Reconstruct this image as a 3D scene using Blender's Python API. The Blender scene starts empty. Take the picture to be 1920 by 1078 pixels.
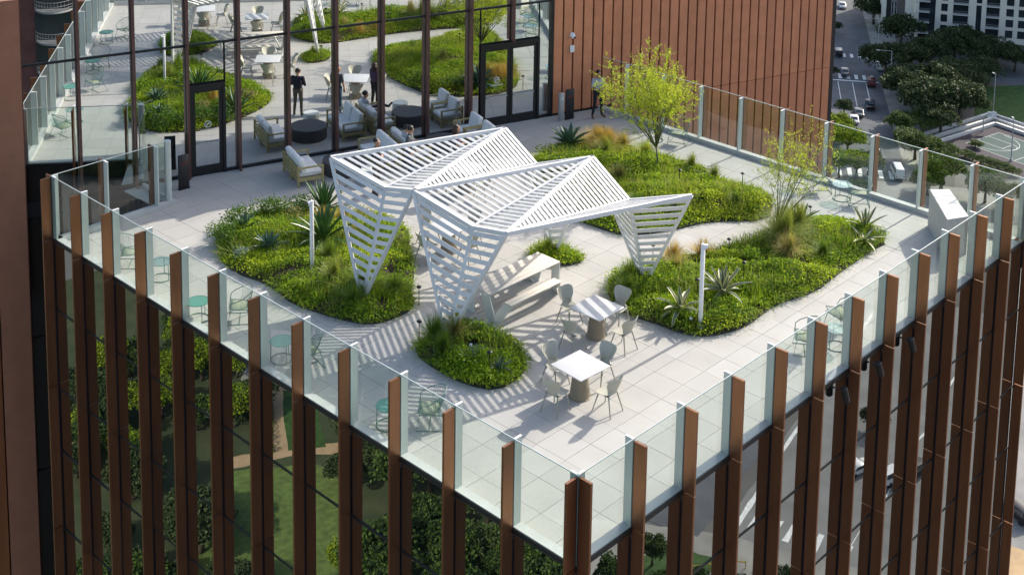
import bpy, bmesh, math, random
import numpy as np
from mathutils import Vector, Matrix
random.seed(7); rng = np.random.default_rng(11)
R_ = math.radians
sc = bpy.context.scene
col = sc.collection

# ------------------------------------------------------------------ camera, sky, sun, exposure
cam_d = bpy.data.cameras.new('camera'); cam = bpy.data.objects.new('camera', cam_d); col.objects.link(cam)
FWD = Vector((0.72325784, 0.67433750, -0.14888598)); RGT = Vector((0.68374838, -0.72951045, 0.01739671)); DWN = Vector((-0.09688263, -0.11438285, -0.98870133))
M = Matrix((RGT, -DWN, -FWD)).transposed().to_4x4(); M.translation = Vector((-17.18965584, -14.58323049, 16.78890118))
cam.matrix_world = M
cam_d.sensor_width = 36; cam_d.lens = 2560.326 / 1920 * 36
cam_d.shift_x = (960 - 994.607) / 1920; cam_d.shift_y = -(539 + 297.4) / 1920
cam_d.clip_start = 0.5; cam_d.clip_end = 6000
sc.camera = cam
SUN = Vector((0.8326, -0.0207, 0.5535)).normalized()
w = bpy.data.worlds.new('World'); sc.world = w; w.use_nodes = True
nt = w.node_tree; bg = nt.nodes['Background']
sky = nt.nodes.new('ShaderNodeTexSky'); sky.sky_type = 'NISHITA'; sky.sun_disc = False
sky.sun_elevation = math.asin(SUN.z); sky.sun_rotation = math.atan2(SUN.x, SUN.y)
sky.air_density = 1.0; sky.dust_density = 2.6; sky.ozone_density = 0.8
nt.links.new(sky.outputs[0], bg.inputs[0]); bg.inputs[1].default_value = 0.145
sd = bpy.data.lights.new('sun', 'SUN'); sd.energy = 3.1; sd.angle = R_(0.5); sd.color = (1, 0.93, 0.82)
so = bpy.data.objects.new('sun', sd); col.objects.link(so); so.rotation_euler = SUN.to_track_quat('Z', 'Y').to_euler(); so.location = SUN * 60
vs = sc.view_settings; vs.view_transform = 'Standard'; vs.look = 'None'; vs.exposure = 0.85; vs.gamma = 1; vs.use_curve_mapping = False
sc.cycles.max_bounces = 10; sc.cycles.transparent_max_bounces = 24; sc.cycles.glossy_bounces = 6; sc.cycles.diffuse_bounces = 4
sc.cycles.caustics_reflective = True; sc.cycles.use_denoising = True; sc.cycles.sample_clamp_indirect = 8

# ------------------------------------------------------------------ materials
def mat(name, c, rough=.6, metal=0., var=0., vscale=3., bump=0., bscale=40., spec=.5, c2=None, trans=0., stretch=None, detail=4, rnd=0.):
    m = bpy.data.materials.new(name); m.use_nodes = True; t = m.node_tree; b = t.nodes['Principled BSDF']
    b.inputs['Base Color'].default_value = (*c, 1); b.inputs['Roughness'].default_value = rough; b.inputs['Metallic'].default_value = metal
    b.inputs['Specular IOR Level'].default_value = spec
    g = None
    if var or c2 or bump:
        g = t.nodes.new('ShaderNodeNewGeometry'); src = g.outputs['Position']
        if stretch:
            mp = t.nodes.new('ShaderNodeMapping'); mp.inputs['Scale'].default_value = stretch; t.links.new(src, mp.inputs['Vector']); src = mp.outputs[0]
    if var or c2:
        n = t.nodes.new('ShaderNodeTexNoise'); n.inputs['Scale'].default_value = vscale; n.inputs['Detail'].default_value = detail
        t.links.new(src, n.inputs['Vector'])
        r = t.nodes.new('ShaderNodeValToRGB'); e = r.color_ramp.elements
        if c2: e[0].color = (*c, 1); e[1].color = (*c2, 1)
        else:
            e[0].color = (*[max(0, x * (1 - var)) for x in c], 1); e[1].color = (*[min(1, x * (1 + var)) for x in c], 1)
        e[0].position = .3; e[1].position = .7
        t.links.new(n.outputs[0], r.inputs[0]); t.links.new(r.outputs[0], b.inputs['Base Color'])
    if rnd:      # every panel, slab or slat comes out of the works a little different
        oi = t.nodes.new('ShaderNodeObjectInfo'); mr = t.nodes.new('ShaderNodeMapRange'); hs = t.nodes.new('ShaderNodeHueSaturation')
        mr.inputs['To Min'].default_value = 1 - rnd; mr.inputs['To Max'].default_value = 1 + rnd; t.links.new(oi.outputs['Random'], mr.inputs['Value']); t.links.new(mr.outputs[0], hs.inputs['Value'])
        src_ = b.inputs['Base Color'].links[0].from_socket if b.inputs['Base Color'].links else None
        if src_: t.links.new(src_, hs.inputs['Color'])
        else: hs.inputs['Color'].default_value = (*c, 1)
        t.links.new(hs.outputs[0], b.inputs['Base Color'])
    if bump:
        n2 = t.nodes.new('ShaderNodeTexNoise'); n2.inputs['Scale'].default_value = bscale; n2.inputs['Detail'].default_value = 3
        t.links.new(src, n2.inputs['Vector'])
        bp = t.nodes.new('ShaderNodeBump'); bp.inputs['Strength'].default_value = bump; bp.inputs['Distance'].default_value = .02
        t.links.new(n2.outputs[0], bp.inputs['Height']); t.links.new(bp.outputs[0], b.inputs['Normal'])
    if trans:
        out = t.nodes['Material Output']; tr = t.nodes.new('ShaderNodeBsdfTranslucent'); mx = t.nodes.new('ShaderNodeMixShader')
        tr.inputs[0].default_value = (*[min(1, x * 1.25) for x in (c2 or c)], 1); mx.inputs[0].default_value = trans
        t.links.new(b.outputs[0], mx.inputs[1]); t.links.new(tr.outputs[0], mx.inputs[2]); t.links.new(mx.outputs[0], out.inputs[0])
    return m

def clear_glass(name, tint, ior=1.5):
    m = bpy.data.materials.new(name); m.use_nodes = True; t = m.node_tree; t.nodes.clear()
    o = t.nodes.new('ShaderNodeOutputMaterial'); tr = t.nodes.new('ShaderNodeBsdfTransparent'); gl = t.nodes.new('ShaderNodeBsdfGlossy')
    fr = t.nodes.new('ShaderNodeFresnel'); mx = t.nodes.new('ShaderNodeMixShader')
    tr.inputs[0].default_value = (*tint, 1); gl.inputs['Roughness'].default_value = .0; gl.inputs['Color'].default_value = (1, 1, 1, 1); fr.inputs[0].default_value = ior
    ge = t.nodes.new('ShaderNodeNewGeometry'); ma = t.nodes.new('ShaderNodeMath'); ma.operation = 'MULTIPLY_ADD'   # same reflection from both faces of the sheet
    ma.inputs[1].default_value = 1 / ior - ior; ma.inputs[2].default_value = ior; t.links.new(ge.outputs['Backfacing'], ma.inputs[0]); t.links.new(ma.outputs[0], fr.inputs[0])
    t.links.new(fr.outputs[0], mx.inputs[0]); t.links.new(tr.outputs[0], mx.inputs[1]); t.links.new(gl.outputs[0], mx.inputs[2]); t.links.new(mx.outputs[0], o.inputs[0])
    return m

def mirror_glass(name, refl, body, k, wave=.02, wscale=.6):
    m = bpy.data.materials.new(name); m.use_nodes = True; t = m.node_tree; t.nodes.clear()
    o = t.nodes.new('ShaderNodeOutputMaterial'); gl = t.nodes.new('ShaderNodeBsdfGlossy'); df = t.nodes.new('ShaderNodeBsdfDiffuse'); mx = t.nodes.new('ShaderNodeMixShader')
    gl.inputs['Roughness'].default_value = 0; gl.inputs['Color'].default_value = (*refl, 1); df.inputs['Color'].default_value = (*body, 1); mx.inputs[0].default_value = k
    g = t.nodes.new('ShaderNodeNewGeometry'); n = t.nodes.new('ShaderNodeTexNoise'); n.inputs['Scale'].default_value = wscale; n.inputs['Detail'].default_value = 1
    bp = t.nodes.new('ShaderNodeBump'); bp.inputs['Strength'].default_value = 1; bp.inputs['Distance'].default_value = wave
    t.links.new(g.outputs['Position'], n.inputs['Vector']); t.links.new(n.outputs[0], bp.inputs['Height']); t.links.new(bp.outputs[0], gl.inputs['Normal'])
    t.links.new(df.outputs[0], mx.inputs[1]); t.links.new(gl.outputs[0], mx.inputs[2]); t.links.new(mx.outputs[0], o.inputs[0])
    return m

MT = dict(
    paver=mat('paver', (.43, .418, .392), .7, var=.07, vscale=.9, detail=9, bump=.08, bscale=60, rnd=.045),
    paver_b=mat('paver_b', (.418, .405, .378), .7, var=.07, vscale=1.0, detail=9, bump=.08, bscale=60),
    joint=mat('joint', (.31, .30, .285), .9),
    kerb=mat('kerb', (.46, .47, .46), .55, var=.08, vscale=2, bump=.1, bscale=80),
    post=mat('post', (.50, .56, .54), .42, .25, var=.05, vscale=2),
    fin=mat('fin', (.30, .138, .070), .34, .8, rnd=.14, var=.12, vscale=4, stretch=(1, 1, .12), bump=.10, bscale=160),
    fin_edge=mat('fin_edge', (.055, .03, .03), .5),
    column=mat('column', (.36, .165, .10), .5, .3, var=.08, vscale=2.5, bump=.15, bscale=140),
    mullf=mat('mullf', (.15, .07, .058), .45, .4, var=.08, vscale=3),
    clad=mat('clad', (.62, .25, .13), .48, .2, var=.09, vscale=2.5, bump=.15, bscale=140, rnd=.08),
    dark=mat('dark', (.018, .017, .018), .5),
    black=mat('black', (.012, .012, .013), .45),
    slabedge=mat('slabedge', (.05, .055, .06), .5),
    rail_glass=clear_glass('rail_glass', (.93, .975, .955)),
    table_glass=clear_glass('table_glass', (.80, .92, .88), 1.9),
    mir=mirror_glass('mir', (.86, .89, .89), (.012, .016, .018), .88, .00035, .8),
    facade=mirror_glass('facade', (.58, .62, .62), (.008, .010, .012), .70, .0010, .9),
    white=mat('white', (.80, .80, .80), .42, var=.03, vscale=2),
    pwhite=mat('pwhite', (.66, .66, .655), .45, var=.05, vscale=3, detail=8, rnd=.05),
    tabletop=mat('tabletop', (.62, .62, .615), .4, var=.03, vscale=3),
    litter=mat('litter', (.10, .085, .06), .9, var=.4, vscale=30),
    offwhite=mat('offwhite', (.62, .64, .60), .5, var=.05, vscale=5),
    cushion=mat('cushion', (.76, .76, .74), .9, var=.05, vscale=9, bump=.25, bscale=120),
    teak=mat('teak', (.36, .30, .13), .6, var=.25, vscale=14, stretch=(1, 1, 4)),
    chair=mat('chair', (.43, .42, .345), .48),
    chair_leg=mat('chair_leg', (.32, .31, .25), .45),
    pedestal=mat('pedestal', (.25, .205, .145), .6, var=.2, vscale=40, stretch=(6, 6, .3)),
    wire=mat('wire', (.10, .20, .18), .45),
    wirepad=mat('wirepad', (.34, .37, .26), .8),
    teal=mat('teal', (.10, .27, .22), .4),
    charcoal=mat('charcoal', (.065, .063, .066), .7, var=.25, vscale=30),
    wood=mat('wood', (.58, .545, .48), .7, var=.12, vscale=9, stretch=(.7, 14, 14)),
    concrete=mat('concrete', (.52, .50, .46), .8, var=.10, vscale=5, bump=.2, bscale=25, stretch=(3, 3, .6)),
    cap=mat('cap', (.64, .62, .58), .75, var=.05, vscale=3),
    soil=mat('soil', (.045, .033, .022), .95, var=.4, vscale=9, bump=.5, bscale=20),
    edging=mat('edging', (.03, .028, .026), .6),
    asphalt=mat('asphalt', (.10, .107, .118), .9, var=.18, vscale=.35, bump=.1, bscale=3),
    asphalt_l=mat('asphalt_l', (.22, .215, .205), .9, var=.2, vscale=.25, detail=8),
    pavement=mat('pavement', (.29, .275, .245), .9, var=.25, vscale=.3, detail=8),
    parkfloor=mat('parkfloor', (.030, .048, .016), .95, c2=(.065, .075, .03), vscale=.35, bump=.4, bscale=2, detail=8),
    tan=mat('tan', (.42, .29, .16), .95, var=.15, vscale=.8),
    lawn=mat('lawn', (.035, .085, .012), .9, var=.35, vscale=1.2, bump=.6, bscale=6),
    lawn_l=mat('lawn_l', (.115, .165, .035), .9, var=.3, vscale=1.4, bump=.6, bscale=6),
    paint=mat('paint', (.75, .75, .73), .7, var=.15, vscale=2),
    court=mat('court', (.045, .085, .075), .8, var=.08, vscale=.5),
    court_b=mat('court_b', (.055, .045, .055), .85, var=.1, vscale=.5),
    court_key=mat('court_key', (.12, .055, .05), .85),
    ground=mat('ground', (.13, .125, .115), .95, var=.25, vscale=.05),
    condo=mat('condo', (.70, .66, .56), .85, var=.06, vscale=.3),
    brick=mat('brick', (.13, .115, .105), .9, var=.15, vscale=1.5),
    redbrick=mat('redbrick', (.10, .045, .04), .9, var=.2, vscale=.8),
    glassdark=mat('glassdark', (.025, .035, .042), .12, var=.5, vscale=.25, spec=.8),
    rail=mat('rail', (.30, .31, .32), .5, .4),
    bark=mat('bark', (.075, .058, .042), .9, var=.3, vscale=8, bump=.5, bscale=25),
    bark_g=mat('bark_g', (.12, .13, .055), .8, var=.3, vscale=14),
    gc1=mat('gc1', (.17, .28, .014), .6, c2=(.31, .43, .024), vscale=2.2, trans=.4, spec=.25),
    gc2=mat('gc2', (.055, .13, .012), .6, c2=(.14, .24, .018), vscale=2.6, trans=.35, spec=.25),
    gc3=mat('gc3', (.26, .345, .015), .6, c2=(.42, .50, .03), vscale=3, trans=.4, spec=.25),
    shrub1=mat('shrub1', (.045, .105, .02), .6, c2=(.09, .17, .025), vscale=3, trans=.25),
    shrub2=mat('shrub2', (.18, .25, .03), .6, c2=(.34, .38, .07), vscale=3, trans=.3),
    silver=mat('silver', (.16, .22, .17), .7, c2=(.26, .32, .25), vscale=4, trans=.15),
    dry=mat('dry', (.32, .22, .07), .8, c2=(.46, .35, .13), vscale=4, trans=.25),
    orange=mat('orange', (.46, .29, .03), .8, c2=(.55, .38, .05), vscale=4, trans=.25),
    grass1=mat('grass1', (.10, .18, .022), .6, c2=(.20, .28, .04), vscale=3, trans=.3),
    grass2=mat('grass2', (.22, .26, .035), .6, c2=(.36, .36, .07), vscale=3, trans=.3),
    agave=mat('agave', (.045, .095, .055), .45, c2=(.075, .14, .085), vscale=5),
    agave_v=mat('agave_v', (.085, .13, .085), .45, c2=(.13, .18, .12), vscale=5),
    agave_y=mat('agave_y', (.52, .47, .20), .5, c2=(.60, .56, .30), vscale=6),
    yucca=mat('yucca', (.04, .10, .02), .4, c2=(.07, .15, .03), vscale=5),
    palo1=mat('palo1', (.32, .40, .012), .6, c2=(.50, .56, .03), vscale=2, trans=.4),
    palo2=mat('palo2', (.20, .30, .02), .6, c2=(.36, .44, .03), vscale=2.5, trans=.4),
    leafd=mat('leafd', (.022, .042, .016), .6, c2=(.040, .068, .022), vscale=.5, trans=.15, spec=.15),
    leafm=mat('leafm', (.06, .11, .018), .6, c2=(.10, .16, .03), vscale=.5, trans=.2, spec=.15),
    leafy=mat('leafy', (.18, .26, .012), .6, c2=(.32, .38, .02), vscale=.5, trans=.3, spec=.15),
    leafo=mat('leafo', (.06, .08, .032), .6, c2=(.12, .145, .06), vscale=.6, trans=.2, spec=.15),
    skin=mat('skin', (.50, .27, .17), .55), skin2=mat('skin2', (.36, .18, .10), .55),
    hair=mat('hair', (.012, .009, .008), .5), hairb=mat('hairb', (.05, .025, .014), .5),
    navy=mat('navy', (.018, .017, .030), .85, bump=.2, bscale=50), greyshirt=mat('greyshirt', (.10, .105, .115), .9, bump=.3, bscale=40),
    paleshirt=mat('paleshirt', (.40, .40, .44), .9, bump=.3, bscale=40), khaki=mat('khaki', (.11, .09, .065), .9), jeans=mat('jeans', (.04, .07, .12), .9),
    trouser=mat('trouser', (.018, .018, .022), .9), shoe=mat('shoe', (.12, .05, .025), .5), shoed=mat('shoed', (.03, .03, .035), .6),
    plum=mat('plum', (.09, .05, .10), .9), red=mat('red', (.30, .02, .02), .5), steel=mat('steel', (.42, .42, .41), .5, .3, var=.15, vscale=30),
    carw=mat('carw', (.70, .70, .70), .3), carb=mat('carb', (.012, .013, .016), .25), carg=mat('carg', (.16, .17, .18), .3, .4), cars=mat('cars', (.42, .44, .46), .3, .4), carr=mat('carr', (.10, .02, .02), .3),
    tyre=mat('tyre', (.015, .015, .015), .9), rim=mat('rim', (.4, .4, .4), .4, .6), lampw=mat('lampw', (.85, .84, .8), .4), tail=mat('tail', (.35, .02, .02), .4),
    yellow=mat('yellow', (.55, .36, .03), .6), green_paint=mat('green_paint', (.10, .36, .08), .8),
)

# ------------------------------------------------------------------ mesh helpers
class MB:
    def __init__(s): s.v = []; s.f = []; s.m = []
    def add(s, vs_, fs, mi=0):
        k = len(s.v); s.v += [tuple(p) for p in vs_]; s.f += [tuple(i + k for i in q) for q in fs]; s.m += [mi] * len(fs); return s
    def box(s, c, d, rz=0, Mx=None, mi=0):
        hx, hy, hz = d[0] / 2, d[1] / 2, d[2] / 2
        P = [Vector((x, y, z)) for x in (-hx, hx) for y in (-hy, hy) for z in (-hz, hz)]
        if Mx is None: Mx = Matrix.Rotation(rz, 3, 'Z')
        c = Vector(c); P = [Mx @ p + c for p in P]
        return s.add(P, [(0, 1, 3, 2), (4, 6, 7, 5), (0, 4, 5, 1), (2, 3, 7, 6), (0, 2, 6, 4), (1, 5, 7, 3)], mi)
    def bar(s, a, b, wd, ht, up=(0, 0, 1), mi=0):
        a = Vector(a); b = Vector(b); x = (b - a); L = x.length
        if L < 1e-6: return s
        x /= L; z = Vector(up); z = (z - x * z.dot(x))
        z = z.normalized() if z.length > 1e-4 else x.orthogonal().normalized()
        y = z.cross(x); return s.box((a + b) / 2, (L, wd, ht), Mx=Matrix((x, y, z)).transposed(), mi=mi)
    def tube(s, pts, r, n=6, mi=0, closed=False, cap=True):
        pts = [Vector(p) for p in pts]; N = len(pts); rr = r if hasattr(r, '__len__') else [r] * N
        k = len(s.v); prev = None
        for i, p in enumerate(pts):
            if closed: t = pts[(i + 1) % N] - pts[i - 1]
            else: t = pts[min(i + 1, N - 1)] - pts[max(i - 1, 0)]
            t = t.normalized() if t.length > 1e-9 else Vector((0, 0, 1))
            if prev is None: x = t.orthogonal().normalized()
            else:
                x = prev - t * prev.dot(t); x = x.normalized() if x.length > 1e-6 else t.orthogonal().normalized()
            prev = x; y = t.cross(x)
            for j in range(n):
                a = 2 * math.pi * j / n; s.v.append(tuple(p + (x * math.cos(a) + y * math.sin(a)) * rr[i]))
        for i in range(N if closed else N - 1):
            i2 = (i + 1) % N
            for j in range(n):
                s.f.append((k + i * n + j, k + i * n + (j + 1) % n, k + i2 * n + (j + 1) % n, k + i2 * n + j)); s.m.append(mi)
        if cap and not closed:
            s.f.append(tuple(k + j for j in range(n))[::-1]); s.f.append(tuple(k + (N - 1) * n + j for j in range(n))); s.m += [mi, mi]
        return s
    def lathe(s, prof, n=24, c=(0, 0, 0), mi=0, cap=True):
        k = len(s.v)
        for r, z in prof:
            for j in range(n):
                a = 2 * math.pi * j / n; s.v.append((c[0] + r * math.cos(a), c[1] + r * math.sin(a), c[2] + z))
        for i in range(len(prof) - 1):
            for j in range(n): s.f.append((k + i * n + j, k + i * n + (j + 1) % n, k + (i + 1) * n + (j + 1) % n, k + (i + 1) * n + j)); s.m.append(mi)
        if cap: s.f.append(tuple(k + j for j in range(n))[::-1]); s.f.append(tuple(k + (len(prof) - 1) * n + j for j in range(n))); s.m += [mi, mi]
        return s
    def prism(s, poly, z0, z1, mi=0):
        n = len(poly); a = sum(poly[i][0] * poly[(i + 1) % n][1] - poly[(i + 1) % n][0] * poly[i][1] for i in range(n))
        if a < 0: poly = poly[::-1]
        V = [(p[0], p[1], z0) for p in poly] + [(p[0], p[1], z1) for p in poly]
        return s.add(V, [tuple(range(n))[::-1], tuple(range(n, 2 * n))] + [(i, (i + 1) % n, n + (i + 1) % n, n + i) for i in range(n)], mi)
    def plate(s, poly, off, mi=0):   # 3d polygon thickened by vector off
        n = len(poly); off = Vector(off); V = [Vector(p) for p in poly] + [Vector(p) + off for p in poly]
        return s.add(V, [tuple(range(n))[::-1], tuple(range(n, 2 * n))] + [(i, (i + 1) % n, n + (i + 1) % n, n + i) for i in range(n)], mi)
    def mesh(s, name, mats, smooth=False):
        me = bpy.data.meshes.new(name); me.from_pydata(s.v, [], s.f)
        for m in (mats if isinstance(mats, (list, tuple)) else [mats]): me.materials.append(MT[m] if isinstance(m, str) else m)
        if any(s.m): me.polygons.foreach_set('material_index', s.m)
        if smooth: me.polygons.foreach_set('use_smooth', [True] * len(s.f))
        me.update(); return me
    def build(s, name, mats, parent=None, smooth=False, **k): return ob(name, s.mesh(name, mats, smooth), parent, **k)

def ob(name, me, parent=None, loc=None, rz=None, label=None, cat=None, group=None, kind=None, rot=None, scale=None):
    o = bpy.data.objects.new(name, me); col.objects.link(o)
    if parent is not None: o.parent = parent
    if loc is not None: o.location = loc
    if rz is not None: o.rotation_euler = (0, 0, rz)
    if rot is not None: o.rotation_euler = rot
    if scale is not None: o.scale = scale if hasattr(scale, '__len__') else (scale,) * 3
    if label: o['label'] = label
    if cat: o['category'] = cat
    if group: o['group'] = group
    if kind: o['kind'] = kind
    return o
def thing(name, label, cat, loc=(0, 0, 0), rz=0, group=None): return ob(name, None, None, loc, rz, label, cat, group)
def copy_tree(o, loc=None, rz=None, label=None, group=None, parent=None, scale=None):
    c = o.copy(); col.objects.link(c)
    if parent is not None: c.parent = parent
    if loc is not None: c.location = loc
    if rz is not None: c.rotation_euler = (0, 0, rz)
    if scale is not None: c.scale = scale if hasattr(scale, '__len__') else (scale,) * 3
    if label: c['label'] = label
    if group: c['group'] = group
    for ch in list(o.children): copy_tree(ch, parent=c)
    return c
def shade_round(me, ang=40):
    me.polygons.foreach_set('use_smooth', [True] * len(me.polygons)); me.set_sharp_from_angle(angle=R_(ang)); return me
def rbox(size, r=.04, seg=3, puff=0.):
    bm = bmesh.new(); bmesh.ops.create_cube(bm, size=1)
    for v in bm.verts: v.co = Vector((v.co.x * size[0], v.co.y * size[1], v.co.z * size[2]))
    if puff:
        bmesh.ops.subdivide_edges(bm, edges=bm.edges, cuts=3, use_grid_fill=True)
        for v in bm.verts:
            x, y = 2 * v.co.x / size[0], 2 * v.co.y / size[1]; v.co.z += math.copysign(puff * (1 - x * x) * (1 - y * y), v.co.z)
    e = [x for x in bm.edges if len(x.link_faces) == 2 and x.calc_face_angle() > 1.0]
    bmesh.ops.bevel(bm, geom=e, offset=r, segments=seg, affect='EDGES', profile=.6)
    me = bpy.data.meshes.new('rbox'); bm.to_mesh(me); bm.free(); me.polygons.foreach_set('use_smooth', [True] * len(me.polygons)); return me
def rmesh(size, m, r=.04, seg=3, puff=0.):
    me = rbox(size, r, seg, puff); me.materials.append(MT[m]); return me
def bake(me, mods):
    o = bpy.data.objects.new('tmp', me); col.objects.link(o)
    for ty, kw in mods:
        md = o.modifiers.new('m', ty)
        for k, v in kw.items(): setattr(md, k, v)
    dg = bpy.context.evaluated_depsgraph_get(); r = bpy.data.meshes.new_from_object(o.evaluated_get(dg)); bpy.data.objects.remove(o); return r
def fast_mesh(name, V, F, mats, mi=None, smooth=False):
    me = bpy.data.meshes.new(name); V = np.asarray(V, np.float32); F = np.asarray(F, np.int32); n, k = F.shape
    me.vertices.add(len(V)); me.vertices.foreach_set('co', V.ravel()); me.loops.add(n * k); me.loops.foreach_set('vertex_index', F.ravel())
    me.polygons.add(n); me.polygons.foreach_set('loop_start', np.arange(0, n * k, k, dtype=np.int32)); me.polygons.foreach_set('loop_total', np.full(n, k, np.int32))
    for m in mats: me.materials.append(MT[m])
    if mi is not None: me.polygons.foreach_set('material_index', np.asarray(mi, np.int32))
    me.update(calc_edges=True); return me
def leaf_cloud(P, size, mats, flat=.0, aspect=.45, mi=None, dirs=None):
    """one pointed leaf face at every point; flat in 0..1 turns the leaves towards the sky"""
    P = np.asarray(P, float); n = len(P); sz = size * rng.uniform(.6, 1.35, n)
    a = rng.normal(size=(n, 3)) if dirs is None else dirs + rng.normal(size=(n, 3)) * .35
    a[:, 2] *= (1 - flat * .7); a /= np.linalg.norm(a, axis=1)[:, None]
    b = rng.normal(size=(n, 3)); b -= a * (a * b).sum(1)[:, None]; 
    if flat: b[:, 2] *= (1 - flat)
    b -= a * (a * b).sum(1)[:, None]; b /= np.linalg.norm(b, axis=1)[:, None]
    L = a * sz[:, None]; W = b * (sz * aspect)[:, None]
    V = np.stack([P, P + L * .45 + W, P + L, P + L * .45 - W], 1).reshape(-1, 3)
    F = np.arange(4 * n).reshape(n, 4)
    if mi is None: mi = rng.integers(0, len(mats), n)
    return V, F, mi
def in_poly(x, y, poly):
    c = np.zeros(len(x), bool); n = len(poly); j = n - 1
    for i in range(n):
        xi, yi = poly[i]; xj, yj = poly[j]
        c ^= ((yi > y) != (yj > y)) & (x < (xj - xi) * (y - yi) / (yj - yi + 1e-12) + xi); j = i
    return c
def edge_dist(x, y, poly):
    d = np.full(len(x), 1e9); n = len(poly)
    for i in range(n):
        ax, ay = poly[i]; bx, by = poly[(i + 1) % n]; dx, dy = bx - ax, by - ay
        t = np.clip(((x - ax) * dx + (y - ay) * dy) / (dx * dx + dy * dy + 1e-12), 0, 1)
        d = np.minimum(d, np.hypot(x - ax - t * dx, y - ay - t * dy))
    return d
def smooth_poly(p, it=2):
    for _ in range(it):
        q = []
        for i in range(len(p)):
            a, b = p[i], p[(i + 1) % len(p)]; q += [(.75 * a[0] + .25 * b[0], .75 * a[1] + .25 * b[1]), (.25 * a[0] + .75 * b[0], .25 * a[1] + .75 * b[1])]
        p = q
    return p

# ------------------------------------------------------------------ setting: terrace dimensions
B = 1.6; N = 12; LEN = B * N                # 12 bays of 1.6 m each way
RT = 1.92; KH = .14                         # rail top, kerb height
TOPZ = 6.3                                  # top of the upper block, out of view, set low to narrow its shadow
GZ = -82.0                                  # street level
UW = Vector((.94622, -.32353, 0)); NW = Vector((-.32353, -.94622, 0)); PW = Vector((0, 22.31, 0))   # tower wall line
def wp(s, o=0., z=0.): return PW + UW * s + NW * o + Vector((0, 0, z))
WANG = math.atan2(UW.y, UW.x)

# ------------------------------------------------------------------ the tower the terrace is cut into
tower = thing('tower', 'rust brown finned glass tower with a garden terrace cut into its corner', 'building', (0, 0, 0))
def shared(me, name, parent, loc, rz=0, rot=None): return ob(name, me, parent, loc, rz if rot is None else None, rot=rot)
# inner core keeps the gaps between panes dark
MB().prism([(.05, .05), (LEN - .05, .05), (LEN - .05, 15.7), (3.8, 20.95), (3.8, LEN - .05), (.05, LEN - .05)], GZ, -.14).build('core_wall', 'dark', tower)
MB().prism([tuple(wp(-.5, -.14)[:2]), tuple(wp(31.15, -.14)[:2]), tuple(wp(31.15, -16)[:2]), tuple(wp(-.5, -16)[:2])], GZ, TOPZ).build('upper_block', 'fin', tower)
# fins of the two street fronts and the far side
FZ = [1.90, .10, -4.20, -8.50, -12.80]
fin_me = {}
for i in range(4): fin_me[i] = MB().box((-.165, 0, (FZ[i] + FZ[i + 1]) / 2), (.265, .055, FZ[i] - FZ[i + 1] - .022)).mesh('fin', 'fin')
fin_low = MB().box((-.165, 0, (FZ[4] + GZ) / 2), (.265, .055, FZ[4] - GZ - .02)).mesh('fin', 'fin')
fin_con = MB().box((-.022, 0, (1.88 + GZ) / 2), (.034, .045, 1.88 - GZ)).mesh('fin_bracket', 'fin_edge')
def fin_at(x, y, rz, full=True):
    for i in range(4 if full else 2): shared(fin_me[i], 'fin', tower, (x, y, 0), rz)
    if full: shared(fin_low, 'fin', tower, (x, y, 0), rz)
    shared(fin_con, 'fin_bracket', tower, (x, y, 0), rz)
for i in range(N + 1): fin_at(0, i * B + (.03 if i == 0 else 0), 0)
for i in range(N + 1): fin_at(i * B + (.03 if i == 0 else 0), 0, math.pi / 2)
for i in range(1, 10): fin_at(LEN, i * B, math.pi, False)
for x in (0.03, B, 2 * B): fin_at(x, LEN, -math.pi / 2, False)
# panes of the street fronts
PZ = [.01, -1.97, -4.32, -6.22, -8.62, -10.5, -12.9]
pane_me = [MB().box((0, B / 2, (PZ[i] + PZ[i + 1]) / 2), (.02, B - .05, PZ[i] - PZ[i + 1] - .05)).mesh('window_pane', 'facade') for i in range(6)]
pane_low = MB().box((0, B / 2, (PZ[6] + GZ) / 2), (.02, B - .05, PZ[6] - GZ - .05)).mesh('window_pane', 'facade')
for i in range(N):
    for k in range(6):
        t1, t2 = random.gauss(0, .0009), random.gauss(0, .0009)
        ob('window_pane', pane_me[k], tower, (0.015, i * B, 0), rot=(0, t1, t2))
        ob('window_pane', pane_me[k], tower, ((i + 1) * B, .015, 0), rot=(random.gauss(0, .0012), 0, math.pi / 2 + random.gauss(0, .0012)))
    ob('window_pane', pane_low, tower, (0.015, i * B, 0)); ob('window_pane', pane_low, tower, ((i + 1) * B, .015, 0), math.pi / 2)
mb = MB(); mb.box((-.012, LEN / 2, .075), (.022, LEN + .02, .105)); mb.build('slab_edge', 'black', tower)
mb = MB(); mb.box((LEN / 2, -.012, .075), (LEN + .02, .022, .105)); mb.build('slab_edge', 'black', tower)
mb = MB(); mb.box((LEN + .012, 7.85, -.3), (.022, 15.7, .84)); mb.build('slab_edge', 'black', tower)
mb = MB(); mb.box((1.9, LEN + .012, -2), (3.8, .022, 4.2)); mb.build('slab_edge', 'black', tower)
for z in PZ[1:]:
    MB().box((0.004, LEN / 2, z), (.024, LEN, .05)).build('transom', 'black', tower)
    MB().box((LEN / 2, 0.004, z), (LEN, .024, .05)).build('transom', 'black', tower)
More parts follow.
